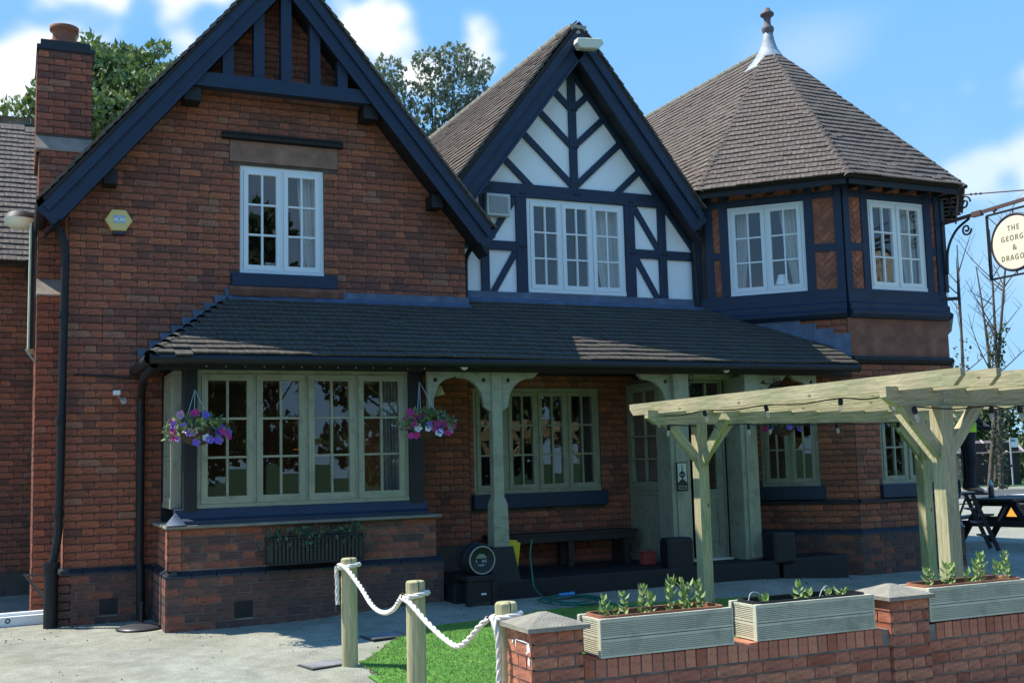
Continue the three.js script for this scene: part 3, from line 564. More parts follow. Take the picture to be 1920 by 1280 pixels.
// --- bay ---
{
  const b = wall(pub, 'bay_wall', 0, 0, 0, rect(0, 2.75, -0.1, 1.0), [], M.mortarPale); lay(b, rect(0, 2.75, 0.575, 0.975), [], () => rnd() < 0.35 ? palPlinth() : palWall());
  const bl = wall(pub, 'bay_wall', 0, 0, -Math.PI / 2, rect(ZL, -0.001, -0.1, 1.0), [], M.mortarPale); lay(bl, rect(ZL, -0.003, 0.575, 0.975), [], palWall);
  wall(pub, 'bay_wall', 2.75, 0, Math.PI / 2, rect(0.001, -ZL, -0.1, 1.0), [], M.mortarPale);
  plinth(pub, 0, 0.05, 0, -0.05, 2.81, -0.1, [[0.6, 0.1, 0.78, 0.24]]); plinth(pub, -0.05, 0, -Math.PI / 2, ZL, 0.05, -0.1);
  mesh('air_brick', bxs([[0.6, 0.78, 0.085, 0.255, 0.03, 0.056]]), M.black, pub);
  { const cp = mesh('corner_pier', bxs([[-0.03, 0.09, 0.575, 0.975, -0.1, 0.028]]), M.mortarPale, pub); cp.updateWorldMatrix(true, false); lay(cp, rect(-0.03, 0.09, 0.578, 0.973), [], palWall, { z: 0.03 }); const cs = mesh('corner_pier_side', bx(-0.1, 0.028, 0.575, 0.975, -0.02, 0), M.mortarPale, pub, -0.03, 0, 0); cs.rotation.y = -Math.PI / 2; cs.updateWorldMatrix(true, false); lay(cs, rect(-0.1, 0.03, 0.578, 0.973), [], palWall, { z: 0.003 }); }
  mesh('coping', bxs([[-0.06, 2.8, 0.975, 1.012, -0.3, 0.075, 0.012], [-0.06, 0.3, 0.976, 1.011, ZL, -0.29, 0.012]]), M.capStone, pub);
  mesh('bay_sill', profX([[-0.2, 1.012], [0.05, 1.014], [0.05, 1.05], [0.0, 1.075], [-0.03, 1.16], [-0.2, 1.17]], 2.62), M.navy, pub, 0.04);
  mesh('pad_stone', merge([new THREE.ConeGeometry(0.13, 0.12, 4).rotateY(Math.PI / 4).translate(0.04, 1.075, 0.0)]), M.lead, pub);
  for (const [x0, x1] of [[0.115, 0.248], [2.475, 2.64]]) mesh('corner_post', bx(x0, x1, 1.0, 2.56, -0.2, -0.02, 0.012), M.black, pub);
  mesh('head_beam', bxs([[0.0, 2.7, 2.555, 2.64, -0.25, 0.02]]), M.black, pub);
  win(pub, 0.25, 1.165, -0.06, 0, 2.225, 1.385, { cas: 4, pc: 2, pr: 3, m: M.sage, ft: 0.04, st: 0.062 });
  win(pub, 0.035, 1.165, -0.93, -Math.PI / 2, 0.72, 1.385, { cas: 1, pc: 2, pr: 3, m: M.sage, ft: 0.05, st: 0.05 });
  mesh('side_post', bxs([[0.03, 0.12, 1.0, 2.56, ZL, -0.94]]), M.black, pub);
  mesh('bay_side', bxs([[2.60, 2.66, 1.0, 2.56, ZL, -0.2]]), M.black, pub);
  mesh('bay_seat', bxs([[0.1, 2.6, 0.95, 1.0, ZL, -0.25]]), M.darkWood, pub);
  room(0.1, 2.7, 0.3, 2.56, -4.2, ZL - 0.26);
  // net blind gathered at the right end of the bay
  mesh('net_blind', drape(2.24, 2.44, 1.17, 2.5, 0), mat([0.3, 0.31, 0.28], 0.95), pub, 0, 0, -0.35);
}

// --- porch ---
const FY = 0.28;
{
  const w = wall(pub, 'porch_wall', 0, ZL, 0, rect(3.602, 5.95, -0.1, 3.0), [[3.66, 1.16, 5.40, 2.45]], M.mortar);
  lay(w, rect(3.602, 5.9, 0.3, 2.62), [[3.66, 1.16, 5.40, 2.45], [3.62, 0.98, 5.45, 1.16]], palWall);
  win(pub, 3.66, 1.16, ZL - 0.02, 0, 1.74, 1.29, { cas: 4, pc: 2, pr: 3, m: M.sage, st: 0.05 });
  mesh('window_sill', bxs([[3.62, 5.45, 0.985, 1.158, ZL - 0.04, ZL + 0.08, 0.01]]), M.navy, pub);
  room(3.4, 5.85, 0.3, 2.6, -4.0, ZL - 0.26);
  mesh('porch_floor', bx(2.84, 7.05, -0.1, FY, ZL, 0.28, 0.012), M.black, pub);
  mesh('entrance_step', bxs([[7.12, 8.12, -0.05, 0.29, -0.25, 0.26, 0.015]]), M.black, pub);
  // lobby: left side with glazing above boarding
  const lx = 5.8;
  win(pub, lx, 1.14, ZL + 0.01, -Math.PI / 2, 0.86, 1.35, { cas: 1, pc: 2, pr: 4, m: M.sage, st: 0.06 });
  for (let i = 0; i < 9; i++) mesh('boarding', bx(lx + 0.004, lx + 0.02, FY, 1.13, ZL + 0.012 + i * 0.095, ZL + 0.012 + i * 0.095 + 0.09), M.sage, pub);
  mesh('board_rail', bx(lx - 0.012, lx + 0.05, 1.10, 1.145, ZL + 0.01, -0.24), M.sage, pub); mesh('board_rail', bx(lx - 0.01, lx + 0.05, FY, FY + 0.1, ZL + 0.01, -0.24), M.sage, pub);
  mesh('lobby_frame', bxs([[lx + 0.021, lx + 0.05, FY, 1.13, ZL, -0.24], [lx, 7.0, 2.50, 2.62, -0.5, -0.12]]), M.sage, pub);
  // door set back between two wide posts
  const d = grp('front_door', pub, 6.02, FY, -0.36);
  mesh('fanlight_frame', bxs([[0, 0.74, 1.92, 1.98, -0.04, 0.03], [0, 0.74, 2.19, 2.24, -0.04, 0.03], [0.235, 0.26, 1.98, 2.19, -0.03, 0.02], [0.48, 0.505, 1.98, 2.19, -0.03, 0.02], [0, 0.03, 0, 2.24, -0.04, 0.031], [0.71, 0.74, 0, 2.24, -0.04, 0.031]]), M.sage, d);
  for (const x of [0.13, 0.37, 0.61]) mesh('pane', new THREE.PlaneGeometry(0.22, 0.2), M.glass, d, x, 2.085, -0.005);
  mesh('door_leaf', bxs([[0.37, 0.71, 0.02, 0.16, -0.03, 0.01], [0.37, 0.71, 0.72, 0.86, -0.03, 0.01], [0.37, 0.71, 1.80, 1.92, -0.03, 0.01], [0.37, 0.46, 0.16, 1.8, -0.03, 0.009], [0.62, 0.71, 0.16, 1.8, -0.03, 0.009], [0.46, 0.62, 0.16, 0.72, -0.025, -0.008]]), M.sage, d);
  mesh('pane', new THREE.PlaneGeometry(0.16, 0.94), M.glass, d, 0.54, 1.33, -0.01);
  mesh('door_handle', bxs([[0.39, 0.45, 0.74, 0.80, 0.01, 0.05, 0.01]]), M.black, d);
  mesh('threshold', bxs([[0, 0.74, -0.005, 0.02, -0.2, 0.12]]), M.cream, d);
  room(5.86, 7.3, FY - 0.02, 2.55, -3.0, -0.42);
  for (const [x0, x1] of [[5.735, 5.995], [6.755, 6.99]]) {
    const c = grp('door_post', pub);
    mesh('post_shaft', bx(x0, x1, FY, 2.53, -0.30, 0.03, 0.014), M.sage, c);
    mesh('post_facing', bx(x0 + 0.06, x1 - 0.005, FY + 0.02, 2.52, 0.03, 0.05, 0.008), M.sage, c);
    mesh('post_head', bx(x0 - 0.01, x0 + 0.2, 2.2, 2.60, 0.05, 0.17, 0.012), M.sage, c);
  }
  for (const [x0, x1, z1] of [[5.50, 5.86, 0.26], [6.97, 7.3, 0.30]]) mesh('plinth_block', bx(x0, x1, FY - 0.05, 0.62, 0.055, z1, 0.04), M.black, pub);
  // free column
  const c = grp('porch_column', pub, 3.44, 0, 0.1);
  mesh('shaft', bx(-0.062, 0.062, 1.12, 2.56, -0.062, 0.062, 0.016), M.sage, c);
  const lower = new THREE.CylinderGeometry(0.118, 0.128, 0.45, 4).rotateY(Math.PI / 4).translate(0, 0.86, 0);
  mesh('lower_shaft', merge([flat(lower), flat(new THREE.CylinderGeometry(0.09, 0.118, 0.07, 4).rotateY(Math.PI / 4).translate(0, 1.12, 0))]), M.sage, c).geometry.computeVertexNormals();
  mesh('plinth_block', merge([flat(new THREE.CylinderGeometry(0.17, 0.25, 0.36, 4).rotateY(Math.PI / 4).translate(0, 0.455, 0))]), M.black, c).geometry.computeVertexNormals();
  // arched brackets with a round hole
  const bracket = (x, s, z, parent, w = 0.46, h = 0.40) => {
    const q = new THREE.Shape(); q.moveTo(0, 0); q.lineTo(w, 0); q.lineTo(w * 0.86, -0.055); q.lineTo(w * 0.78, -0.06);
    q.absellipse(w * 0.78, -h + 0.04, w * 0.60, h - 0.10, Math.PI / 2, Math.PI, false); q.lineTo(w * 0.16, -h + 0.02); q.lineTo(0, -h - 0.03); q.lineTo(0, 0);
    const hole = new THREE.Path(); hole.absarc(0.085, -0.085, 0.024, 0, Math.PI * 2, true); q.holes.push(hole);
    const g = new THREE.ExtrudeGeometry(q, { depth: 0.05, bevelEnabled: true, bevelSize: 0.006, bevelThickness: 0.006, bevelSegments: 1, curveSegments: 18 }); muv(g);
    const o = mesh('arched_bracket', g, M.sage, parent, x, 2.535, z); if (s < 0) o.rotation.y = Math.PI; return o;
  };
  bracket(0.062, 1, -0.025, c); bracket(-0.062, -1, 0.025, c); bracket(2.64, 1, 0.08, pub, 0.34); bracket(5.735, -1, 0.10, pub, 0.46); bracket(6.99, 1, 0.05, pub, 0.44); bracket(7.9, -1, 0.10, pub, 0.4);
  mesh('ceiling_lamp_base', lathe([[0, 0.1], [0.06, 0.1], [0.1, 0.0], [0.03, -0.02], [0, -0.02]], 16), M.cream, pub, 3.12, 2.36, -0.9);
}
settle('brick', G.brick, brickMats, brickBase, pub, 300, 'brickwork');
settle('tile', G.tile, tileMats, tileBase, pub, 300, 'tiling');

// ---------- ground ----------
const gh = (x, z) => 0.085 * ss(0.9, 2.8, x) * (1 - ss(6.5, 8.6, x)) * (1 - ss(0.3, 2.2, z)) - 0.025 * clamp(z, 0, 8);
{
  const g = new THREE.PlaneGeometry(64, 42, 256, 200).rotateX(-Math.PI / 2).translate(16, 0, -13.6), p = g.attributes.position;
  for (let i = 0; i < p.count; i++) { const x = p.getX(i), z = p.getZ(i); p.setY(i, gh(x, z) + 0.012 * (fbm(x * 0.9, z * 0.9, 3, 3) - 0.5)); }
  g.computeVertexNormals(); muv(g, 0.34); struct('forecourt', g, M.tarmac);
  struct('ground', muv(new THREE.PlaneGeometry(900, 900).rotateX(-Math.PI / 2).translate(0, -0.35, 0), 0.3), M.field);
  { const r = new THREE.PlaneGeometry(160, 12).rotateX(-Math.PI / 2).translate(20, -0.23, 13.4); struct('road', muv(r, 0.3), M.asphalt); struct('kerb', muv(bx(-16, 60, -0.35, -0.165, 7.38, 7.5), 1), M.stoneCap); }
  // artificial lawn
  const L = [[1.17, 2.42], [1.5, 1.95], [1.95, 1.36], [2.7, 1.18], [4.0, 1.0], [5.4, 1.15], [6.7, 1.3], [9.4, 1.25], [9.6, 5.46], [1.22, 5.46], [1.13, 3.3]];
  const sh = new THREE.Shape(new THREE.SplineCurve([...L.slice(0, 8)].map(q => new THREE.Vector2(q[0], -q[1]))).getPoints(60).concat(L.slice(8).map(q => new THREE.Vector2(q[0], -q[1]))));
  const lg2 = new THREE.ShapeGeometry(sh); const inside = (x, z) => { let c = false; const P = sh.getPoints(); for (let i = 0, j = P.length - 1; i < P.length; j = i++) { if ((P[i].y > -z) !== (P[j].y > -z) && x < (P[j].x - P[i].x) * (-z - P[i].y) / (P[j].y - P[i].y) + P[i].x) c = !c; } return c; };
  // fine sheet that follows the ground
  const pos = [], st = 0.1; for (let x = 1.0; x < 9.7; x += st) for (let z = 0.9; z < 5.5; z += st) { if (!inside(x + st / 2, z + st / 2)) continue; const q = [[x, z], [x + st, z], [x + st, z + st], [x, z + st]].map(([a, b]) => [a, gh(a, b) + 0.011, b]); pos.push(...q[0], ...q[2], ...q[1], ...q[0], ...q[3], ...q[2]); }
  const g2 = new THREE.BufferGeometry(); g2.setAttribute('position', new THREE.Float32BufferAttribute(pos, 3)); g2.computeVertexNormals(); muv(g2, 0.8); struct('lawn', g2, M.turf);
  const bl = new THREE.BufferGeometry(); bl.setAttribute('position', new THREE.Float32BufferAttribute([-0.0035, 0, 0, 0.0035, 0, 0, 0.0, 0.02, 0.004], 3)); bl.setAttribute('uv', new THREE.Float32BufferAttribute([0, 0, 1, 0, 0.5, 1], 2)); bl.computeVertexNormals();
  const N = 150000, spots = []; while (spots.length < N) { const x = rr(1.0, 6.6), z = rr(0.9, 5.4); if (inside(x, z)) spots.push([x, z]); }
  const im = new THREE.InstancedMesh(bl, mat([1, 1, 1], 0.8, { side: THREE.DoubleSide }), N), o = new THREE.Object3D(), c = new THREE.Color();
  spots.forEach(([x, z], i) => { o.position.set(x, gh(x, z) + 0.008, z); o.rotation.set(rr(-0.5, 0.5), rr(0, 6.28), rr(-0.5, 0.5)); o.scale.setScalar(rr(0.6, 1.05)); o.updateMatrix(); im.setMatrixAt(i, o.matrix); const k = rr(0.85, 1.12), y = rr(0, 1); im.setColorAt(i, c.setRGB((0.17 + 0.11 * y) * k, 0.30 * k, 0.08 * k)); });
  im.name = 'artificial_grass'; im.userData = { kind: 'stuff', label: 'bright green artificial grass between the rope posts and the pergola', category: 'grass' }; scene.add(im);
  // road far to the right, with pale pavements
  const strip = (name, d0, d1, y, m) => { const g = new THREE.PlaneGeometry(70, d1 - d0).rotateX(-Math.PI / 2).translate(0, y, -(d0 + d1) / 2); muv(g, 0.3); const s = struct(name, g, m); s.rotation.y = -0.52; s.position.set(-1.44, 0, 11.4); s.translateX(17.5); return s; };
  strip('pavement', 33.0, 36, 0.035, M.tarmac); strip('road', 36, 42.5, 0.03, M.asphalt); strip('pavement', 42.5, 46.5, 0.045, M.tarmac); strip('verge', 46.5, 90, 0.04, M.field);
}
{
  const g = new THREE.IcosahedronGeometry(1, 0), N = 1500, im = new THREE.InstancedMesh(g, mat([1, 1, 1], 0.95), N), o = new THREE.Object3D(), c = new THREE.Color();
  for (let i = 0; i < N; i++) { const edge = rnd() < 0.45; let x = rr(-2.5, 9), z = edge ? (x < 0 ? rr(-1.05, -0.6) : x < 2.9 ? 0.06 + Math.pow(rnd(), 2) * 0.4 : 0.3 + Math.pow(rnd(), 2) * 0.5) : rr(0, 6.8); if (x < -0.98 && edge) z = rr(-1.6, 0); const s = rr(0.0025, 0.009); o.position.set(x, gh(x, z) + s * 0.4, z); o.rotation.set(rr(0, 6), rr(0, 6), rr(0, 6)); o.scale.set(s * rr(0.7, 1.6), s * 0.6, s); o.updateMatrix(); im.setMatrixAt(i, o.matrix); const k = rr(0.08, 0.42), w = rr(0.8, 1); im.setColorAt(i, rnd() < 0.18 ? c.setRGB(0.12 * k * 3, 0.085 * k * 3, 0.05) : c.setRGB(k, k * w, k * w * 0.92)); }
  im.name = 'grit'; im.userData = { kind: 'stuff', label: 'loose grit and bits of dry leaf scattered on the forecourt', category: 'grit' }; scene.add(im);
}
for (const [x, z, w, d, ry, l] of [[0.93, 2.30, 0.34, 0.22, 0.25, 'grey metal drain cover beside the rope post farthest from the garden wall'], [1.73, 1.36, 0.34, 0.26, 0.15, 'grey metal drain cover at the edge of the building shade']]) {
  const o = thing('drain_cover', l, 'drain cover', 'drain covers in the forecourt'); o.position.set(x, gh(x, z) + 0.008, z); o.rotation.y = ry;
  mesh('plate', bx(-w / 2, w / 2, 0, 0.008, -d / 2, d / 2), mat([0.34, 0.34, 0.35], 0.6, { map: tMottle, ...bump(0.006) }), o); mesh('rim', bxs([[-w / 2 - 0.02, w / 2 + 0.02, -0.004, 0.005, -d / 2 - 0.02, -d / 2], [-w / 2 - 0.02, w / 2 + 0.02, -0.004, 0.005, d / 2, d / 2 + 0.02], [-w / 2 - 0.02, -w / 2, -0.004, 0.005, -d / 2, d / 2], [w / 2, w / 2 + 0.02, -0.004, 0.005, -d / 2, d / 2]]), M.asphalt, o);
}

// ---------- front garden wall ----------
{
  const W = thing('garden_wall', 'low orange brick garden wall with two capped piers, carrying the planters', 'wall');
  const ZF = 5.735, T = 0.225, top = 0.43, c = 0.0705, base = -0.28;
  const w = mesh('wall_core', bx(1.5, 6.6, base, top - 0.012, -T + 0.008, -0.008), M.mortarPale, W, 0, 0, ZF); w.updateWorldMatrix(true, false);
  const face = [[1.505, base], [6.6, base], [6.6, top - 0.112], [1.505, top - 0.112]];
  lay(w, face, [[3.72, -1, 4.05, 1]], palFront, { y0: base, y1: top - 0.112, course: c, len: 0.222, z: -0.01 });
  const gOn = bx(-0.0315, 0.0315, -0.05, 0.05, -T, 0), on = n => brickMats[n];
  for (let x = 1.545; x < 6.58; x += 0.0745) if (x < 3.69 || x > 4.08) { const q = mesh('coping_brick', gOn, on(palFront()), w, x, top - 0.0535 + rr(-0.002, 0.002), rr(-0.003, 0.002)); }
  for (const [x0, x1, h] of [[1.18, 1.5, 0.615], [3.725, 4.045, 0.60]]) {
    const zf = ZF + 0.02, d = 0.335, p = grp('pier', W, x0, 0, zf); p.updateWorldMatrix(true, false);
    const core = mesh('pier_core', bx(0.006, x1 - x0 - 0.006, base, h - 0.004, -d + 0.006, -0.006), M.mortarPale, p); core.updateWorldMatrix(true, false);
    lay(core, rect(0, x1 - x0, base, h), [], palFront, { y0: base, y1: h, course: 0.0705, len: 0.213, z: -0.008 });
    const side = mesh('pier_side', bx(0.006, d - 0.006, base, h - 0.004, -0.02, -0.008), M.mortarPale, p, 0, 0, -d); side.rotation.y = -Math.PI / 2; side.updateWorldMatrix(true, false);
    lay(side, rect(0, d, base, h), [], palFront, { y0: base, y1: h, course: 0.0705, len: 0.213, z: -0.008 });
    const right = mesh('pier_side', bx(0.006, d - 0.006, base, h - 0.004, -0.02, -0.008), M.mortarPale, p, x1 - x0, 0, 0); right.rotation.y = Math.PI / 2; right.updateWorldMatrix(true, false);
    lay(right, rect(0, d, base, h), [], palFront, { y0: base, y1: h, course: 0.0705, len: 0.213, z: -0.008 });
    // four-sided weathered cap, a little uneven
    const cg = new THREE.CylinderGeometry(0.03, 0.272, 0.062, 4, 5).rotateY(Math.PI / 4).translate(0, 0.051, 0), cp = cg.attributes.position;
    for (let i = 0; i < cp.count; i++) { const x = cp.getX(i), y = cp.getY(i), z = cp.getZ(i); cp.setY(i, y + 0.012 * (fbm(x * 14, z * 14, 2, 3) - 0.5)); }
    const cap = mesh('pier_cap', muv(merge([flat(cg), bx(-0.192, 0.192, -0.002, 0.022, -0.2, 0.2)])), M.capStone, p, (x1 - x0) / 2, h + 0.002, -d / 2); cap.geometry.computeVertexNormals();
    if (x0 < 2) { // white salt runs on two courses, as matter on the brick
      const salt = mat([0.75, 0.72, 0.7], 0.95);
      for (const [u, y, ww, hh] of [[0.30, 0.53, 0.05, 0.06], [0.305, 0.455, 0.03, 0.05], [0.13, 0.535, 0.014, 0.045], [0.09, 0.54, 0.02, 0.02], [0.22, 0.555, 0.2, 0.008], [0.28, 0.50, 0.02, 0.02]]) {
        const s = new THREE.Shape(); const n = 14; for (let i = 0; i < n; i++) { const a = i / n * 6.283, r = 0.5 * (0.7 + 0.5 * rnd()); const X = u + Math.cos(a) * r * ww, Y = y + Math.sin(a) * r * hh; i ? s.lineTo(X, Y) : s.moveTo(X, Y); }
        mesh('salt_stain', new THREE.ShapeGeometry(s), salt, side, 0, 0, 0.0035);
      }
    }
  }
  settle('brick', G.brick, brickMats, brickBase, W, 300, 'brickwork');
}

// ---------- leaves ----------
const leafGeo = (() => { const g = new THREE.BufferGeometry(); // a pointed leaf, folded along its rib, tip drooping
  g.setAttribute('position', new THREE.Float32BufferAttribute([0, 0, 0, -0.34, 0.42, 0.09, 0, 0.5, 0, 0, 0, 0, 0, 0.5, 0, 0.34, 0.42, 0.09, -0.34, 0.42, 0.09, 0, 1, -0.14, 0, 0.5, 0, 0.34, 0.42, 0.09, 0, 0.5, 0, 0, 1, -0.14], 3));
  g.setAttribute('uv', new THREE.Float32BufferAttribute(Array(24).fill(0).map((_, i) => (i * 0.37) % 1), 2)); g.computeVertexNormals(); return g; })();
const sprigLeaf = (() => { const st = [[0, 0.01], [0.18, 0.16], [0.4, 0.235], [0.62, 0.19], [0.82, 0.09], [1, 0.0]], pos = [], idx = []; st.forEach(([t, w], i) => { const z = -0.22 * t * t, s = i % 2 ? 1 : 0.88; pos.push(-w * s, t, z + w * 0.35, 0, t, z, w * s, t, z + w * 0.35); if (i) { const k = i * 3; for (const o of [0, 1]) idx.push(k - 3 + o, k - 2 + o, k + 1 + o, k - 3 + o, k + 1 + o, k + o); } }); const g = new THREE.BufferGeometry(); g.setAttribute('position', new THREE.Float32BufferAttribute(pos, 3)); g.setIndex(idx); g.computeVertexNormals(); return g; })();
const leafMat = (c = [1, 1, 1], tr = 0.35) => new THREE.MeshPhysicalMaterial({ color: lin(...c), roughness: 0.75, transmission: tr, thickness: 0, side: THREE.DoubleSide });
const leafWhite = leafMat([1, 1, 1], 0.35);
function leaves(parent, name, list, col, size) { // list of [x,y,z]
  const im = new THREE.InstancedMesh(leafGeo, leafWhite, list.length), o = new THREE.Object3D(), c = new THREE.Color();
  list.forEach(([x, y, z], i) => { o.position.set(x, y, z); o.rotation.set(rr(-1.6, 1.6), rr(0, 6.28), rr(-1.2, 1.2)); o.scale.setScalar(rr(size * 0.6, size * 1.25)); o.updateMatrix(); im.setMatrixAt(i, o.matrix); const k = rr(0.65, 1.3), y2 = rr(-0.012, 0.02); im.setColorAt(i, c.setRGB(Math.max(0.005, col[0] + y2) * k, col[1] * k, col[2] * k)); });
  im.name = name; im.userData = { kind: 'stuff' }; parent.add(im); return im;
}
function limb(list, a, b, r0, r1, depth, bendy = 0.12) {
  const m = a.clone().lerp(b, 0.5).add(new THREE.Vector3(rr(-1, 1), rr(-0.3, 0.5), rr(-1, 1)).multiplyScalar(a.distanceTo(b) * bendy));
  const cv = new THREE.QuadraticBezierCurve3(a, m, b), n = depth > 1 ? 8 : 4, g = new THREE.TubeGeometry(cv, n, 1, depth > 1 ? 8 : 5), p = g.attributes.position, rs = depth > 1 ? 8 : 5;
  for (let i = 0; i <= n; i++) { const c = cv.getPointAt(i / n), r = r0 + (r1 - r0) * i / n; for (let j = 0; j <= rs; j++) { const k = i * (rs + 1) + j; p.setXYZ(k, c.x + (p.getX(k) - c.x) * r, c.y + (p.getY(k) - c.y) * r, c.z + (p.getZ(k) - c.z) * r); } }
  g.computeVertexNormals(); list.push(flat(muv(g, 0.6))); return cv;
}
function clumpPoints(cl, n, spread = 1) { const out = []; for (let i = 0; i < n; i++) { const v = new THREE.Vector3(rr(-1, 1), rr(-1, 1), rr(-1, 1)); if (v.length() > 1) { i--; continue; } v.setLength(Math.pow(v.length(), 0.55)); out.push([cl[0] + v.x * cl[3] * spread, cl[1] + v.y * cl[3] * 0.78 * spread, cl[2] + v.z * cl[3] * spread]); } return out; }
function tree(name, label, base, H, clumps, per, col, size, { group, r = 0.22, barkM = M.bark, lean = [0, 0] } = {}) {
  const t = thing(name, label, 'tree', group), parts = [], B = new THREE.Vector3(...base), T = new THREE.Vector3(base[0] + lean[0], base[1] + H * 0.8, base[2] + lean[1]);
  const cv = limb(parts, B, T, r, r * 0.3, 3, 0.03); mesh('trunk', merge(parts), barkM, t);
  const twigs = [];
  for (const c of clumps) { const s = cv.getPointAt(clamp((c[1] - base[1]) / (H * 0.8) - 0.3 + rr(-0.08, 0.08), 0.2, 0.96)); limb(twigs, s, new THREE.Vector3(c[0], c[1], c[2]), r * 0.26, r * 0.05, 2, 0.1); for (let k = 0; k < 3; k++) { const q = clumpPoints(c, 1)[0]; limb(twigs, new THREE.Vector3(c[0], c[1], c[2]), new THREE.Vector3(...q), r * 0.06, r * 0.02, 1); } }
  if (twigs.length) { const b = mesh('branches', merge(twigs), barkM, t); b.userData.kind = 'stuff'; }
  if (per) leaves(t, 'crown', clumps.flatMap(c => clumpPoints(c, Math.round(per * c[3] * c[3]))), col, size);
  return t;
}
// broad tree behind the chimney
{
  const cl = []; for (let i = 0; i < 80; i++) { const a = rr(0, 6.28), u = rr(-0.9, 1), q = Math.sqrt(1 - u * u) * Math.pow(rnd(), 0.45); cl.push([0.75 + Math.cos(a) * q * 2.8, 9.0 + u * 2.45, -17 + Math.sin(a) * q * 2.4, rr(0.55, 0.95)]); }
  cl.push([-1.45, 9.6, -17.2, 0.4], [-1.6, 8.8, -17.1, 0.5], [-1.3, 10.3, -17.2, 0.25], [1.7, 12.0, -16.6, 0.3], [2.2, 11.4, -16.2, 0.35], [0.0, 11.9, -16.6, 0.4]);
  tree('broadleaf_tree', 'dense green broadleaf tree behind the chimney of the left gable', [0.7, -0.3, -17.3], 11.5, cl, 900, [0.19, 0.27, 0.075], 0.185, { r: 0.32 });
  const c2 = [[5.84, 10.0, -10.79, 0.36], [5.7, 9.55, -10.8, 0.42], [6.17, 9.45, -10.7, 0.4], [6.3, 8.95, -10.69, 0.42], [6.62, 10.15, -10.45, 0.38], [6.75, 9.7, -10.43, 0.42], [7.12, 10.2, -10.2, 0.44], [7.5, 9.95, -10.04, 0.45], [7.32, 9.5, -10.18, 0.5], [7.72, 9.3, -10.06, 0.36], [6.95, 9.15, -10.41, 0.42], [7.45, 8.9, -10.2, 0.5], [7.02, 8.6, -10.4, 0.45], [6.4, 8.35, -10.72, 0.5], [6.9, 8.1, -10.5, 0.6], [5.75, 9.0, -10.93, 0.42], [5.9, 8.4, -10.7, 0.6], [7.2, 7.8, -10.3, 0.6]];
  tree('pale_leaved_tree', 'airy grey-green tree seen in the gap between the two gables', [6.7, -0.3, -10.6], 9.6, c2, 1500, [0.25, 0.29, 0.18], 0.125, { r: 0.13 });
}
// nearly bare trees with ivy far to the right
function bare(label, base, H, lean, ivy) {
  const t = thing('bare_tree', label, 'tree', 'bare trees beyond the road'), tr = [], tw = [], B = new THREE.Vector3(...base), T = B.clone().add(new THREE.Vector3(lean[0], H, lean[1]));
  const cv = limb(tr, B, T, 0.105, 0.02, 3, 0.03); mesh('trunk', merge(tr), M.bark, t);
  for (let i = 0; i < 7; i++) { const s = cv.getPointAt(rr(0.45, 0.97)), L = rr(1.0, 2.6), a = rr(0, 6.28), e = s.clone().add(new THREE.Vector3(Math.cos(a) * L * 0.6, L * rr(0.4, 0.9), Math.sin(a) * L * 0.6)); const c = limb(tw, s, e, 0.026, 0.008, 2, 0.15); for (let k = 0; k < 4; k++) { const q = c.getPointAt(rr(0.3, 1)), l = rr(0.4, 1.1), b = rr(0, 6.28); limb(tw, q, q.clone().add(new THREE.Vector3(Math.cos(b) * l * 0.6, l * 0.7, Math.sin(b) * l * 0.6)), 0.009, 0.004, 1, 0.2); } }
  const b = mesh('branches', merge(tw), M.bark, t); b.userData.kind = 'stuff';
  if (ivy) { const p = []; for (let i = 0; i < ivy; i++) { const u = rr(0.02, 0.62), s = cv.getPointAt(u), a = rr(0, 6.28), r = rr(0.1, 0.34); p.push([s.x + Math.cos(a) * r, s.y, s.z + Math.sin(a) * r]); } leaves(t, 'ivy', p, [0.05, 0.085, 0.03], 0.16); }
}
bare('bare ivy-clad tree, the middle one against the sky below the round sign', [32.4, -0.3, -19.4], 10.2, [0.15, 0.2], 520);
bare('thin forked bare tree nearest the right edge of the view', [32.2, -0.3, -19.8], 10.6, [1.1, 0.9], 90);
bare('slender leafless tree beside the tower corner', [31.2, -0.3, -19.9], 9.6, [0.05, 0.3], 150);
bare('bare young tree behind the one beside the tower', [34.4, -0.3, -21.5], 9.2, [-0.4, 0.2], 60);
const bushCol = [[0.10, 0.17, 0.035], [0.06, 0.105, 0.03], [0.14, 0.20, 0.05], [0.075, 0.13, 0.035]];
[[44.0, 2.6, -31.6, 1.9, 0, 'pale green bush behind the bus shelter roof'], [46.4, 2.2, -30.4, 2.3, 1, 'dark green bush behind the bus stop sign'], [42.2, 0.9, -27.4, 0.9, 2, 'low yellow-green bush between shelter and bus stop'], [48.6, 3.0, -33.5, 2.8, 3, 'large green tree crown rising behind the bushes'], [41.6, 2.9, -32.2, 2.2, 3, 'green bush left of the bus shelter, next to the tower'], [45.6, 0.8, -28.6, 1.5, 1, 'dark bush at the right edge beside the bus stop'], [50, 2.2, -28, 2.6, 0, 'light green bush at the far right edge']].forEach(([x, y, z, r, k, l]) => {
  const o = thing('bush', l, 'bush', 'bushes beyond the road'), cl = []; for (let i = 0; i < 16; i++) { const a = rr(0, 6.28), u = rr(-0.8, 1), q = Math.sqrt(1 - u * u); cl.push([x + Math.cos(a) * q * r * 0.75, Math.max(0.3, y + u * r * 0.7), z + Math.sin(a) * q * r * 0.75, r * rr(0.3, 0.45)]); }
  const st = []; for (const c of cl.slice(0, 6)) limb(st, new THREE.Vector3(x, -0.3, z), new THREE.Vector3(c[0], c[1], c[2]), 0.09, 0.02, 1); const s = mesh('stems', merge(st), M.bark, o); s.userData.kind = 'stuff';
  leaves(o, 'foliage', cl.flatMap(c => clumpPoints(c, Math.round(210 * c[3] * c[3] + 60))), bushCol[k], 0.26);
});
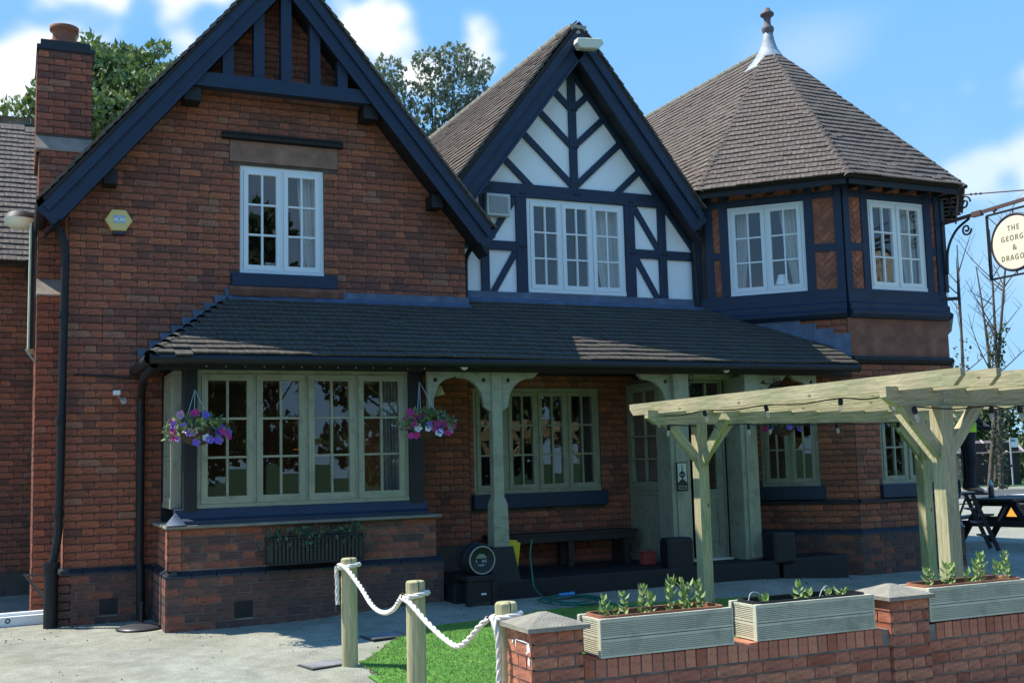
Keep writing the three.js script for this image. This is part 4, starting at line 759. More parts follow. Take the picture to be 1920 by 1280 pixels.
// trees across the road behind the viewer: the windows mirror them
[[2.5, 24, 6.2, 0], [6.4, 27, 10.5, 1], [11, 25, 7.0, 3], [16, 28, 7.6, 1], [21, 25, 6.8, 0], [27, 27, 8.0, 3], [33, 25, 7.5, 1], [-3, 27, 6.8, 3], [-10, 26, 7.5, 1]].forEach(([x, z, H, k]) => {
  const cl = []; for (let i = 0; i < 20; i++) { const a = rr(0, 6.28), u = rr(-0.95, 1), q = Math.sqrt(1 - u * u) * 0.85; cl.push([x + Math.cos(a) * q * 2.7, H * 0.56 + u * H * 0.42, z + Math.sin(a) * q * 2.2, rr(0.8, 1.2)]); }
  tree('roadside_tree', 'leafy tree across the road, seen mirrored in the pub windows', [x, -0.35, z], H, cl, 190, bushCol[k], 0.42, { group: 'trees across the road', r: 0.2 });
});

// ---------- pergola ----------
{
  const P = thing('pergola', 'pale green timber pergola with notched rafters in front of the tower', 'pergola'), y0 = 1.89, y1 = 2.04;
  for (const [x, z] of [[5.2, 1.45], [8.28, 1.45], [5.13, 4.9], [8.38, 4.9]]) { mesh('post', bx(x - 0.062, x + 0.062, gh(x, z) - 0.05, y0 + 0.002, z - 0.062, z + 0.062, 0.006), M.wood, P); }
  for (const z of [1.45, 4.9]) {
    const g = new THREE.ExtrudeGeometry(new THREE.Shape([[4.56, y1], [9.1, y1], [9.1, y0 + 0.06], [9.02, y0], [4.66, y0], [4.56, y0 + 0.07]].map(q => new THREE.Vector2(...q))), { depth: 0.07, bevelEnabled: false }); g.translate(0, 0, z - 0.035); mesh('bearer', muv(g), M.wood, P);
    for (const x of z < 2 ? [5.2, 8.28] : [5.13, 8.38]) {
      for (const dy of [0.04, 0.1]) mesh('bolt', new THREE.CylinderGeometry(0.011, 0.011, 0.012, 6).rotateX(Math.PI / 2), M.grey, P, x, y0 + dy, z + 0.04);
      for (const s of [-1, 1]) mesh('knee_brace', bar(x + s * 0.045, y0 - 0.36, x + s * 0.40, y0 + 0.03, 0.095, 0.055, z - 0.0275), M.wood, P);
      const s = z < 2 ? 1 : -1; mesh('knee_brace', beam3([x, y0 - 0.40, z + s * 0.05], [x, y0 + 0.06, z + s * 0.5], 0.055, 0.10), M.wood, P);
    }
  }
  for (let i = 0; i < 13; i++) {
    const x = 4.7 + i * 0.343, r = rr(-0.03, 0.03), a = 0.92 + r, b = 5.56 + r * 0.6;
    const g = profX([[a, 2.130], [b, 2.130], [b, 2.075], [b - 0.075, 2.008], [a + 0.075, 2.008], [a, 2.075]], 0.045); g.translate(x - 0.0225, 0, 0); muv(g); const uv = g.attributes.uv; mesh('rafter', g, M.wood, P);
  }
  // festoon lights clipped under the timbers
  const F = thing('festoon_lights', 'string of small clear bulbs in black holders along the pergola', 'lights');
  const runs = [[[4.755, 1.985, 1.4], [4.755, 1.998, 2.22], [4.755, 1.996, 3.2], [4.755, 1.995, 4.2], [4.755, 1.985, 4.8]], [[4.8, 1.885, 4.96], [5.6, 1.885, 4.96], [5.9, 1.885, 4.96], [6.8, 1.885, 4.96], [8.2, 1.885, 4.96]], [[4.8, 1.885, 1.5], [5.8, 1.885, 1.5], [6.1, 1.885, 1.5], [7.0, 1.885, 1.5], [7.9, 1.885, 1.5]]];
  const hold = lathe([[0, 0], [0.012, 0], [0.02, -0.012], [0.02, -0.05], [0.015, -0.055], [0, -0.055]], 10), bulb = lathe([[0.011, -0.055], [0.016, -0.07], [0.019, -0.09], [0.013, -0.112], [0.004, -0.122], [0, -0.123]], 10), bm = new THREE.MeshPhysicalMaterial({ color: lin(0.95, 0.9, 0.88), roughness: 0.08, transmission: 0.75, thickness: 0, ior: 1.5 });
  for (const r of runs) { const pts = []; r.forEach((p, i) => { pts.push(p); if (i < r.length - 1) pts.push([(p[0] + r[i + 1][0]) / 2, (p[1] + r[i + 1][1]) / 2 - 0.02, (p[2] + r[i + 1][2]) / 2]); }); mesh('cable', tube(pts, 0.006, 60, 6), M.black, F); for (const p of r) { const h = mesh('bulb_holder', hold, M.black, F, p[0], p[1] - 0.002, p[2]); h.rotation.set(rr(-0.25, 0.25), 0, rr(-0.25, 0.25)); mesh('bulb', bulb, bm, h); } }
}

// ---------- rope fence ----------
{
  const posts = [[1.10, 2.42, 0.80, 'turned timber post farthest from the garden wall, rope tail on its left'], [1.075, 4.14, 0.765, 'turned timber post in the middle of the rope fence'], [1.22, 5.33, 0.735, 'turned timber post standing behind the garden wall pier']];
  for (const [x, z, top, l] of posts) {
    const o = thing('fence_post', l, 'post', 'posts of the rope fence'), b = gh(x, z); o.position.set(x, b, z);
    const h = top - b, g = lathe([[0.066, -0.3], [0.0655, h - 0.012], [0.056, h], [0.03, h + 0.002], [0, h + 0.003]], 28), uv = g.attributes.uv, p = g.attributes.position; for (let i = 0; i < uv.count; i++) uv.setXY(i, p.getY(i) * 0.7 + x, uv.getX(i) * 0.42);
    mesh('shaft', g, M.woodPost, o);
    mesh('shake_crack', bxs([[-0.002, 0.002, h - 0.07, h + 0.004, 0.03, 0.0665]]), M.soil, o);
  }
  const strand = (pts, R) => { const cv = new THREE.CatmullRomCurve3(pts.map(p => new THREE.Vector3(...p))), L = cv.getLength(), n = Math.ceil(L * 90), fr = cv.computeFrenetFrames(n), out = []; for (let k = 0; k < 3; k++) { const q = []; for (let i = 0; i <= n; i++) { const c = cv.getPointAt(i / n), a = i / n * L * 34 + k * 2.094; q.push(c.addScaledVector(fr.normals[i], Math.cos(a) * R * 0.52).addScaledVector(fr.binormals[i], Math.sin(a) * R * 0.52)); } out.push(flat(new THREE.TubeGeometry(new THREE.CatmullRomCurve3(q), n * 2, R * 0.56, 6))); } return merge(out); };
  const wrap = (x, y, z, tilt = 0.02) => { const p = []; for (let i = 0; i <= 16; i++) { const a = i / 16 * 6.283 - 2.2; p.push([x + Math.cos(a) * 0.084, y + tilt * Math.sin(a + 1), z + Math.sin(a) * 0.084]); } return p; };
  const R = 0.0175, r1 = thing('rope', 'thick white rope sagging between the far post and the middle post', 'rope', 'ropes of the fence'), r2 = thing('rope', 'thick white rope sagging between the middle post and the pier', 'rope', 'ropes of the fence');
  mesh('span', strand([[1.0, 0.755, 2.46], [1.03, 0.74, 2.53], [1.06, 0.62, 2.85], [1.06, 0.50, 3.2], [1.05, 0.485, 3.5], [1.03, 0.545, 3.8], [1.0, 0.645, 4.05], [0.985, 0.675, 4.14]], R), M.rope, r1); mesh('loop', strand(wrap(1.10, 0.735, 2.42, 0.012), R), M.rope, r1);
  const tail = (o, p) => { mesh('tail', strand(p, R), M.rope, o); const e = p[p.length - 1]; mesh('taped_end', new THREE.CylinderGeometry(0.02, 0.022, 0.05, 10), M.black, o, e[0], e[1] - 0.012, e[2]); };
  tail(r1, [[1.0, 0.74, 2.42], [0.995, 0.7, 2.42], [1.0, 0.6, 2.42], [1.0, 0.5, 2.42], [1.002, 0.42, 2.42]]);
  mesh('span', strand([[0.985, 0.655, 4.12], [1.0, 0.635, 4.22], [1.03, 0.53, 4.5], [1.06, 0.455, 4.75], [1.065, 0.445, 4.95], [1.08, 0.50, 5.08], [1.10, 0.585, 5.2], [1.125, 0.645, 5.29]], R), M.rope, r2); mesh('loop', strand(wrap(1.075, 0.67, 4.14, 0.015), R), M.rope, r2); mesh('loop', strand(wrap(1.22, 0.655, 5.33, 0.012), R), M.rope, r2);
  tail(r2, [[1.13, 0.655, 5.34], [1.115, 0.62, 5.40], [1.12, 0.56, 5.43], [1.125, 0.42, 5.43], [1.122, 0.3, 5.43], [1.124, 0.20, 5.43]]);
}

// ---------- planters on the wall ----------
const planterPaint = mat([0.72, 0.69, 0.51], 0.6, { map: tPainted, ...bump(0.001) });
function boardProfile(h, y) { const p = [[-0.018, y], [0, y]], n = 7, m = 0.012, s = (h - 2 * m) / n; for (let i = 0; i < n; i++) { const a = y + m + i * s; p.push([0, a], [-0.007, a + s * 0.15], [-0.007, a + s * 0.5], [0, a + s * 0.65]); } p.push([0, y + h], [-0.018, y + h]); return p; }
function planter(x0, x1, label, trough, dy = 0) {
  const o = thing('planter_box', label, 'planter', 'planters along the garden wall'), y = 0.433 + dy, w = x1 - x0, d = 0.28, h = 0.102; o.position.set(x0, y, 5.742);
  for (const k of [0, 1]) {
    const yy = k * (h + 0.005); mesh('front_board', profX(boardProfile(h, yy), w - 0.006), planterPaint, o, 0.003);
    const b = mesh('back_board', profX(boardProfile(h, yy), w - 0.006), planterPaint, o, w - 0.003, 0, -d); b.rotation.y = Math.PI;
    const l = mesh('end_board', profX(boardProfile(h, yy), d - 0.04), planterPaint, o, 0.012, 0, -d + 0.018); l.rotation.y = -Math.PI / 2;
    const r = mesh('end_board', profX(boardProfile(h, yy), d - 0.04), planterPaint, o, w - 0.012, 0, -0.022); r.rotation.y = Math.PI / 2;
  }
  for (const [a, b] of [[-0.002, 0.002], [-d - 0.002, -d + 0.002]]) for (const x of [0.0, w]) mesh('corner_trim', bx(x - 0.004, x + 0.004, 0, 0.212, (a + b) / 2 - (a > -0.1 ? 0.03 : -0.002), (a + b) / 2 + (a > -0.1 ? 0.003 : 0.03)), planterPaint, o);
  mesh('top_rail', bxs([[0.002, w - 0.002, 0.2095, 0.2155, -0.032, 0.002], [0.002, w - 0.002, 0.2095, 0.2155, -d - 0.002, -d + 0.028]]), planterPaint, o);
  const rim = new THREE.Shape(); const a = 0.03, b = w - 0.03, c = -d + 0.022, e = -0.022, r = 0.05; rim.moveTo(a + r, c); rim.lineTo(b - r, c); rim.quadraticCurveTo(b, c, b, c + r); rim.lineTo(b, e - r); rim.quadraticCurveTo(b, e, b - r, e); rim.lineTo(a + r, e); rim.quadraticCurveTo(a, e, a, e - r); rim.lineTo(a, c + r); rim.quadraticCurveTo(a, c, a + r, c);
  const pts = rim.getPoints(8), inner = new THREE.Path(pts.map(p => new THREE.Vector2(p.x + (p.x < w / 2 ? 0.014 : -0.014), p.y + (p.y < -d / 2 ? 0.014 : -0.014)))); rim.holes.push(inner);
  const g = new THREE.ExtrudeGeometry(rim, { depth: 0.12, bevelEnabled: false }); g.rotateX(Math.PI / 2); g.translate(0, 0.228, 0); g.scale(1, 1, 1); for (const k of ['position', 'normal']) { const q = g.attributes[k]; for (let i = 0; i < q.count; i++) q.setZ(i, q.getZ(i)); }
  mesh('trough_liner', g, trough, o);
  const sg = new THREE.PlaneGeometry(w - 0.1, d - 0.08, 40, 10).rotateX(-Math.PI / 2), sp = sg.attributes.position; for (let i = 0; i < sp.count; i++) sp.setY(i, 0.02 * fbm(sp.getX(i) * 20, sp.getZ(i) * 20, 5, 3)); sg.computeVertexNormals();
  mesh('soil', sg, M.soil, o, w / 2, 0.168, -d / 2); return o;
}
planter(1.62, 2.515, 'sage slatted planter nearest the rope fence, full of upright mint', M.terracotta);
planter(2.69, 3.60, 'sage slatted planter between the piers with a black liner and few plants', M.black);
planter(4.07, 4.98, 'sage slatted planter right of the second pier, full of mint', M.terracotta, 0.004);
const leafM = [[0.22, 0.36, 0.08], [0.27, 0.40, 0.10], [0.17, 0.30, 0.07], [0.36, 0.43, 0.14]].map(c => leafMat(c, 0.3)), stemM = mat([0.16, 0.22, 0.07], 0.8);
function mint(x, z, y, h, label, group, spread = 1) {
  const o = thing('mint_plant', label, 'plant', group); o.position.set(x, y, z); o.rotation.z = rr(-0.1, 0.1);
  mesh('stem', tube([[0, 0, 0], [rr(-0.006, 0.006), h * 0.5, rr(-0.006, 0.006)], [rr(-0.012, 0.012), h, rr(-0.01, 0.01)]], 0.0025, 8, 5), stemM, o);
  const n = Math.max(3, Math.round(h / 0.021));
  for (let i = 0; i < n; i++) { const t = (i + 0.5) / n, a0 = i * 1.57 + rr(-0.3, 0.3), L = (0.055 - 0.022 * Math.abs(t - 0.45)) * spread * rr(0.8, 1.2); for (const k of [0, 1]) { const l = mesh('leaf', sprigLeaf, pick(leafM), o, 0, h * t, 0); l.rotation.set(0, a0 + k * 3.14, 0); l.rotateX(1.25 - 0.5 * t + rr(-0.3, 0.35)); l.rotateZ(rr(-0.25, 0.25)); l.scale.setScalar(L * rr(0.95, 1.4)); } }
  for (let k = 0; k < 4; k++) { const l = mesh('leaf', sprigLeaf, leafM[1], o, 0, h, 0); l.rotation.set(0, k * 1.57 + 0.4, 0); l.rotateX(0.5); l.scale.setScalar(0.024); }
}
[[1.70, 0.13, 'first mint sprig at the left end of the planter by the rope fence'], [1.755, 0.07, 'low second mint sprig in the planter by the rope fence'], [1.83, 0.15, 'third mint sprig, leaning, in the planter by the rope fence'], [1.965, 0.18, 'tall fourth mint sprig in the planter by the rope fence'], [2.045, 0.11, 'short yellowish mint sprig right of the tall one in the first planter'], [2.18, 0.2, 'tallest single mint sprig in the middle of the first planter'], [2.30, 0.19, 'bushy mint sprig left of the pergola post in the first planter'], [2.345, 0.16, 'mint sprig squeezed between two others near the right of the first planter'], [2.42, 0.17, 'last mint sprig at the right end of the first planter']].forEach(([x, h, l]) => mint(x, 5.60 + rr(-0.05, 0.05), 0.615, h, l, 'mint in the first planter', 0.95));
[[3.13, 0.10, 'curled pale leafy plant in the middle of the black lined planter'], [3.20, 0.06, 'small leafy plant beside the curled one in the black lined planter'], [3.36, 0.05, 'low green seedling near the right end of the black lined planter'], [2.86, 0.04, 'low green seedling near the left end of the black lined planter'], [3.45, 0.045, 'tiny seedling at the right corner of the black lined planter']].forEach(([x, h, l]) => mint(x, 5.60 + rr(-0.04, 0.04), 0.618, h, l, 'seedlings in the second planter', 1.15));
[[4.20, 0.13, 'mint sprig at the left end of the planter right of the second pier'], [4.33, 0.16, 'mint sprig left of the near pergola post'], [4.43, 0.15, 'mint sprig right in front of the near pergola post'], [4.56, 0.09, 'low pale mint sprig right of the near pergola post'], [4.66, 0.16, 'reddish mint sprig in the third planter'], [4.74, 0.2, 'tall bushy mint sprig in the third planter'], [4.80, 0.14, 'mint sprig crowding the tall bushy one in the third planter'], [4.92, 0.2, 'mint sprig at the right end of the third planter']].forEach(([x, h, l]) => mint(x, 5.60 + rr(-0.05, 0.05), 0.62, h, l, 'mint in the third planter', 1.0));
for (const [a, l] of [[[[2.72, 0.63, 5.62], [2.76, 0.70, 5.6], [2.84, 0.69, 5.58], [2.9, 0.62, 5.58]], 'thin dark plant hoop at the left of the black lined planter'], [[[3.28, 0.62, 5.6], [3.33, 0.68, 5.58], [3.38, 0.7, 5.57], [3.40, 0.62, 5.58]], 'thin pale plant hoop at the right of the black lined planter']]) thing('plant_hoop', l, 'hoop', 'plant hoops', new THREE.Mesh(tube(a, 0.0035, 20, 6), M.grey));

// ---------- hanging baskets ----------
const petal = (() => { const n = 25, m = 5, pos = [], idx = []; for (let j = 0; j <= m; j++) for (let i = 0; i <= n; i++) { const a = i / n * 6.283, t = j / m, lobe = 0.86 + 0.14 * Math.cos(a * 5), r = (0.12 + 0.88 * t) * (j === m ? lobe : 1); pos.push(Math.cos(a) * r, Math.sin(a) * r, -0.45 * Math.pow(1 - t, 1.6) + 0.10 * t * Math.sin(a * 5)); } for (let j = 0; j < m; j++) for (let i = 0; i < n; i++) { const q = j * (n + 1) + i; idx.push(q, q + 1, q + n + 2, q, q + n + 2, q + n + 1); } const g = new THREE.BufferGeometry(); g.setAttribute('position', new THREE.Float32BufferAttribute(pos, 3)); g.setIndex(idx); g.computeVertexNormals(); return g; })();
const petM = { violet: leafMat([0.22, 0.12, 0.62], 0.25), magenta: leafMat([0.55, 0.015, 0.20], 0.25), white: leafMat([0.85, 0.85, 0.84], 0.2), pink: leafMat([0.62, 0.30, 0.45], 0.25), cerise: leafMat([0.62, 0.03, 0.28], 0.25) };
function basket(x, y, z, label, mix, n, hook, wide = 0.3) {
  const o = thing('hanging_basket', label, 'hanging basket', 'hanging baskets'); o.position.set(x, y, z);
  mesh('bowl', lathe([[0, -0.15], [0.06, -0.147], [0.12, -0.115], [0.16, -0.055], [0.175, 0.0], [0.165, 0.005], [0, -0.01]], 24), mat([0.09, 0.06, 0.04], 1, { ...bump(0.02) }), o);
  for (let k = 0; k < 3; k++) { const a = k * 2.094 + 0.5; mesh('chain', tube([[Math.cos(a) * 0.165, 0, Math.sin(a) * 0.165], [(Math.cos(a) * 0.165 + hook[0]) / 2, hook[1] / 2, (Math.sin(a) * 0.165 + hook[2]) / 2], hook], 0.004, 12, 5), M.grey, o); }
  const list = []; for (let i = 0; i < 420; i++) { const a = rr(0, 6.28), r = wide * Math.sqrt(rnd()), yy = 0.09 * Math.cos(r / wide * 1.4) - (r > 0.19 ? rr(0, 0.2) * (r - 0.15) * 4 : 0) + rr(-0.03, 0.07); list.push([Math.cos(a) * r, yy, Math.sin(a) * r * 0.85]); }
  leaves(o, 'foliage', list, [0.13, 0.21, 0.05], 0.055);
  for (let i = 0; i < n; i++) { const a = i * 2.4 + rr(-0.3, 0.3), r = wide * (0.35 + 0.65 * Math.sqrt(rnd())), dx = Math.cos(a) * r, dz = Math.abs(Math.sin(a)) * r * 0.8 * (rnd() < 0.8 ? 1 : -1), yy = 0.13 * Math.cos(r / wide * 1.5) - (r > 0.2 ? rr(0, 0.14) : -0.02) + rr(-0.03, 0.05), f = mesh('flower', petal, petM[mix[i % mix.length]], o, dx, yy, dz); f.lookAt(new THREE.Vector3(x + dx * 2.2 - 0.12, y + yy + 0.12 + rr(-0.08, 0.1), z + dz * 1.6 + 0.35)); f.scale.setScalar(rr(0.034, 0.052)); }
  return o;
}
basket(0.17, 1.93, 0.50, 'hanging basket of violet, white and magenta petunias at the left bay corner', ['violet', 'violet', 'magenta', 'violet', 'white', 'pink', 'violet', 'magenta', 'cerise', 'violet'], 30, [0.02, 0.40, -0.30]);
basket(2.49, 1.95, 0.50, 'hanging basket of mainly magenta flowers at the right end of the bay window', ['magenta', 'cerise', 'magenta', 'violet', 'magenta', 'pink', 'cerise', 'white'], 24, [0.05, 0.48, -0.36]);
basket(7.22, 1.93, 0.25, 'hanging basket half hidden behind the pergola beam, right of the door', ['violet', 'magenta', 'violet', 'cerise'], 18, [-0.1, 0.42, -0.1], 0.26);
function scroll(label, x, y, z, turn) {
  const o = thing('basket_bracket', label, 'bracket', 'iron basket brackets'); o.position.set(x, y, z); o.rotation.y = turn;
  mesh('back_bar', bx(-0.006, 0.006, -0.30, 0.02, -0.012, 0.012), M.blackIron, o); mesh('arm', beam3([0, 0, 0], [0.28, -0.02, 0], 0.012, 0.012), M.blackIron, o); mesh('stay', beam3([0, -0.27, 0], [0.22, -0.03, 0], 0.012, 0.012), M.blackIron, o); mesh('stay', beam3([0, -0.13, 0], [0.24, -0.08, 0], 0.01, 0.01), M.blackIron, o);
  for (const [cx, cy, s] of [[0.25, 0.03, 1], [0.25, -0.14, -1]]) { const p = []; for (let i = 0; i <= 18; i++) { const a = i / 18 * 8.5, r = 0.05 * (1 - i / 22); p.push([cx + Math.cos(a * s + 2.5) * r, cy + Math.sin(a * s + 2.5) * r, 0]); } mesh('curl', tube(p, 0.006, 36, 6), M.blackIron, o); }
}
scroll('black iron scroll bracket on the left door post', 5.73, 2.47, 0.09, -0.35);
scroll('black iron scroll bracket on the right door post', 7.0, 2.44, 0.09, -0.35);

// ---------- things on the walls ----------
const canvasTex = (w, h, draw) => { const c = document.createElement('canvas'); c.width = w; c.height = h; const g = c.getContext('2d'); draw(g, w, h); const t = new THREE.CanvasTexture(c); t.colorSpace = THREE.SRGBColorSpace; return t; };
{
  const a = thing('alarm_box', 'yellow hexagonal alarm box on the left gable wall', 'alarm box'); a.position.set(-0.435, 4.245, -1.1);
  const hex = s => { const q = new THREE.Shape(); for (let i = 0; i < 6; i++) { const t = i * Math.PI / 3; i ? q.lineTo(Math.cos(t) * s, Math.sin(t) * s * 0.93) : q.moveTo(s, 0); } return q; };
  mesh('case', new THREE.ExtrudeGeometry(hex(0.128), { depth: 0.055, bevelEnabled: true, bevelSize: 0.012, bevelThickness: 0.014, bevelSegments: 2 }), mat([0.72, 0.56, 0.20], 0.5), a);
  mesh('sticker', new THREE.PlaneGeometry(0.12, 0.085), mat([1, 1, 1], 0.5, { map: canvasTex(128, 96, (g, w, h) => { g.fillStyle = '#9fb4c8'; g.fillRect(0, 0, w, h); g.fillStyle = '#d9dfe2'; g.fillRect(4, 40, w - 8, 30); g.beginPath(); g.arc(64, 46, 24, 0, 7); g.fill(); g.fillStyle = '#2c3a44'; g.beginPath(); g.ellipse(64, 46, 9, 13, 0, 0, 7); g.fill(); g.fillStyle = '#c8cdd0'; g.fillRect(60, 42, 8, 8); }) }), a, 0.005, 0.01, 0.0705);
  mesh('strobe', bx(-0.06, 0.06, -0.155, -0.118, 0.0, 0.06, 0.008), mat([0.01, 0.015, 0.05], 0.2), a);
  const c = thing('security_sensor', 'small white security sensor on the left gable wall below the cable', 'sensor'); c.position.set(-0.40, 2.36, -1.1);
  mesh('base_plate', lathe([[0, 0.012], [0.032, 0.012], [0.038, 0]], 16).rotateX(Math.PI / 2), M.grey, c, 0.04, -0.06, 0); mesh('arm', beam3([0.03, -0.05, 0.01], [-0.02, -0.02, 0.08], 0.014, 0.014), M.grey, c); mesh('head', bx(-0.075, 0.0, -0.005, 0.045, 0.05, 0.13, 0.01), M.white, c);
  const f = thing('floodlight', 'beige floodlight fixed under the apex of the timber gable', 'floodlight'); f.position.set(5.31, 6.92, -0.93); f.rotation.set(0.18, -0.25, 0.04);
  mesh('housing', (() => { const g = new THREE.ExtrudeGeometry(new THREE.Shape([[-0.16, 0.05], [0.14, 0.05], [0.17, 0.0], [0.11, -0.06], [-0.13, -0.06], [-0.17, 0.0]].map(p => new THREE.Vector2(...p))), { depth: 0.2, bevelEnabled: true, bevelSize: 0.008, bevelThickness: 0.008, bevelSegments: 1 }); return g; })(), M.cream, f); mesh('lens', bx(-0.1, 0.09, -0.075, -0.066, 0.02, 0.18), mat([0.7, 0.66, 0.5], 0.2), f); mesh('bracket', bx(-0.02, 0.02, -0.02, 0.1, -0.14, 0.02), M.grey, f);
  const v = thing('wall_vent', 'square grey vent box on the left of the timber gable', 'vent'); v.position.set(4.135, 4.79, -1.33);
  mesh('case', bx(-0.165, 0.165, -0.145, 0.145, 0, 0.09, 0.012), mat([0.55, 0.58, 0.56], 0.6), v); mesh('grille_back', bx(-0.13, 0.13, -0.11, 0.11, 0.088, 0.092), M.grey, v); for (let i = 0; i < 9; i++) mesh('slat', bx(-0.128, 0.128, -0.1 + i * 0.024, -0.088 + i * 0.024, 0.092, 0.101), mat([0.36, 0.39, 0.38], 0.6), v);
  for (const [x, l] of [[3.04, 'round white lamp on the fascia above the free porch column'], [6.46, 'round white lamp on the fascia above the door']]) { const o = thing('bulkhead_lamp', l, 'lamp', 'round fascia lamps'); o.position.set(x, 2.595, 0.2); mesh('lens', lathe([[0, 0.045], [0.025, 0.04], [0.042, 0.02], [0.045, 0]], 20).rotateX(Math.PI / 2), M.white, o); mesh('sensor', lathe([[0, 0.03], [0.02, 0.028], [0.045, 0.0], [0.0, 0.0]], 14), M.grey, o, x < 4 ? 0.115 : -0.105, -0.015, 0.03); mesh('sensor_base', bx((x < 4 ? 0.115 : -0.105) - 0.02, (x < 4 ? 0.115 : -0.105) + 0.02, -0.03, 0.0, 0, 0.03), M.black, o); }
  const p = thing('plaque', 'narrow black and cream bottle plaque on the left door post', 'plaque'); p.position.set(5.86, 1.32, 0.052);
  mesh('backing', bx(-0.075, 0.075, -0.17, 0.17, -0.002, 0.012, 0.004), M.black, p);
  mesh('print', new THREE.PlaneGeometry(0.138, 0.328), mat([1, 1, 1], 0.45, { map: canvasTex(128, 304, (g, w, h) => { g.fillStyle = '#10221c'; g.fillRect(0, 0, w, h); g.fillStyle = '#b9bfae'; g.fillRect(6, 6, w - 12, 210); g.fillStyle = '#10221c'; g.beginPath(); g.moveTo(60, 18); g.lineTo(68, 18); g.lineTo(72, 90); g.quadraticCurveTo(100, 110, 108, 132); g.quadraticCurveTo(90, 160, 72, 166); g.lineTo(72, 178); g.quadraticCurveTo(110, 200, 116, 222); g.lineTo(12, 222); g.quadraticCurveTo(20, 198, 56, 178); g.lineTo(56, 166); g.quadraticCurveTo(36, 160, 20, 132); g.quadraticCurveTo(30, 108, 56, 90); g.fill(); g.fillStyle = '#6d7f86'; g.fillRect(34, 124, 60, 16); g.strokeStyle = '#b9bfae'; g.lineWidth = 4; g.strokeRect(14, 258, w - 28, 30); g.fillRect(30, 268, 70, 4); }) }), p, 0, 0, 0.0135);
  const b = thing('side_board', 'tall pale sunlit board on the left side of the chimney breast', 'board'); b.position.set(-1.23, 3.69, -2.6);
  mesh('board', bx(-0.07, 0.0, -0.72, 0.72, -0.35, 0.35, 0.006), mat([0.72, 0.74, 0.50], 0.6, { map: tPainted }), b); mesh('edge', bx(-0.05, -0.01, -0.73, 0.73, 0.35, 0.37), M.black, b); mesh('bracket', beam3([0.0, -0.85, 0.2], [-0.09, -0.72, 0.2], 0.02, 0.02), M.grey, b);
  const wl = thing('wall_lamp', 'domed wall lamp with dark top on the chimney side, in front of the wing roof', 'lamp'); wl.position.set(-1.40, 4.60, -3.0);
  mesh('dome', lathe([[0, 0.11], [0.08, 0.105], [0.15, 0.07], [0.19, 0.0]], 24), M.black, wl); mesh('diffuser', lathe([[0.188, 0.0], [0.17, -0.07], [0.1, -0.105], [0, -0.115]], 24), M.cream, wl); mesh('arm', beam3([0.1, 0.03, 0], [0.2, 0.02, 0], 0.03, 0.03), M.black, wl);
}
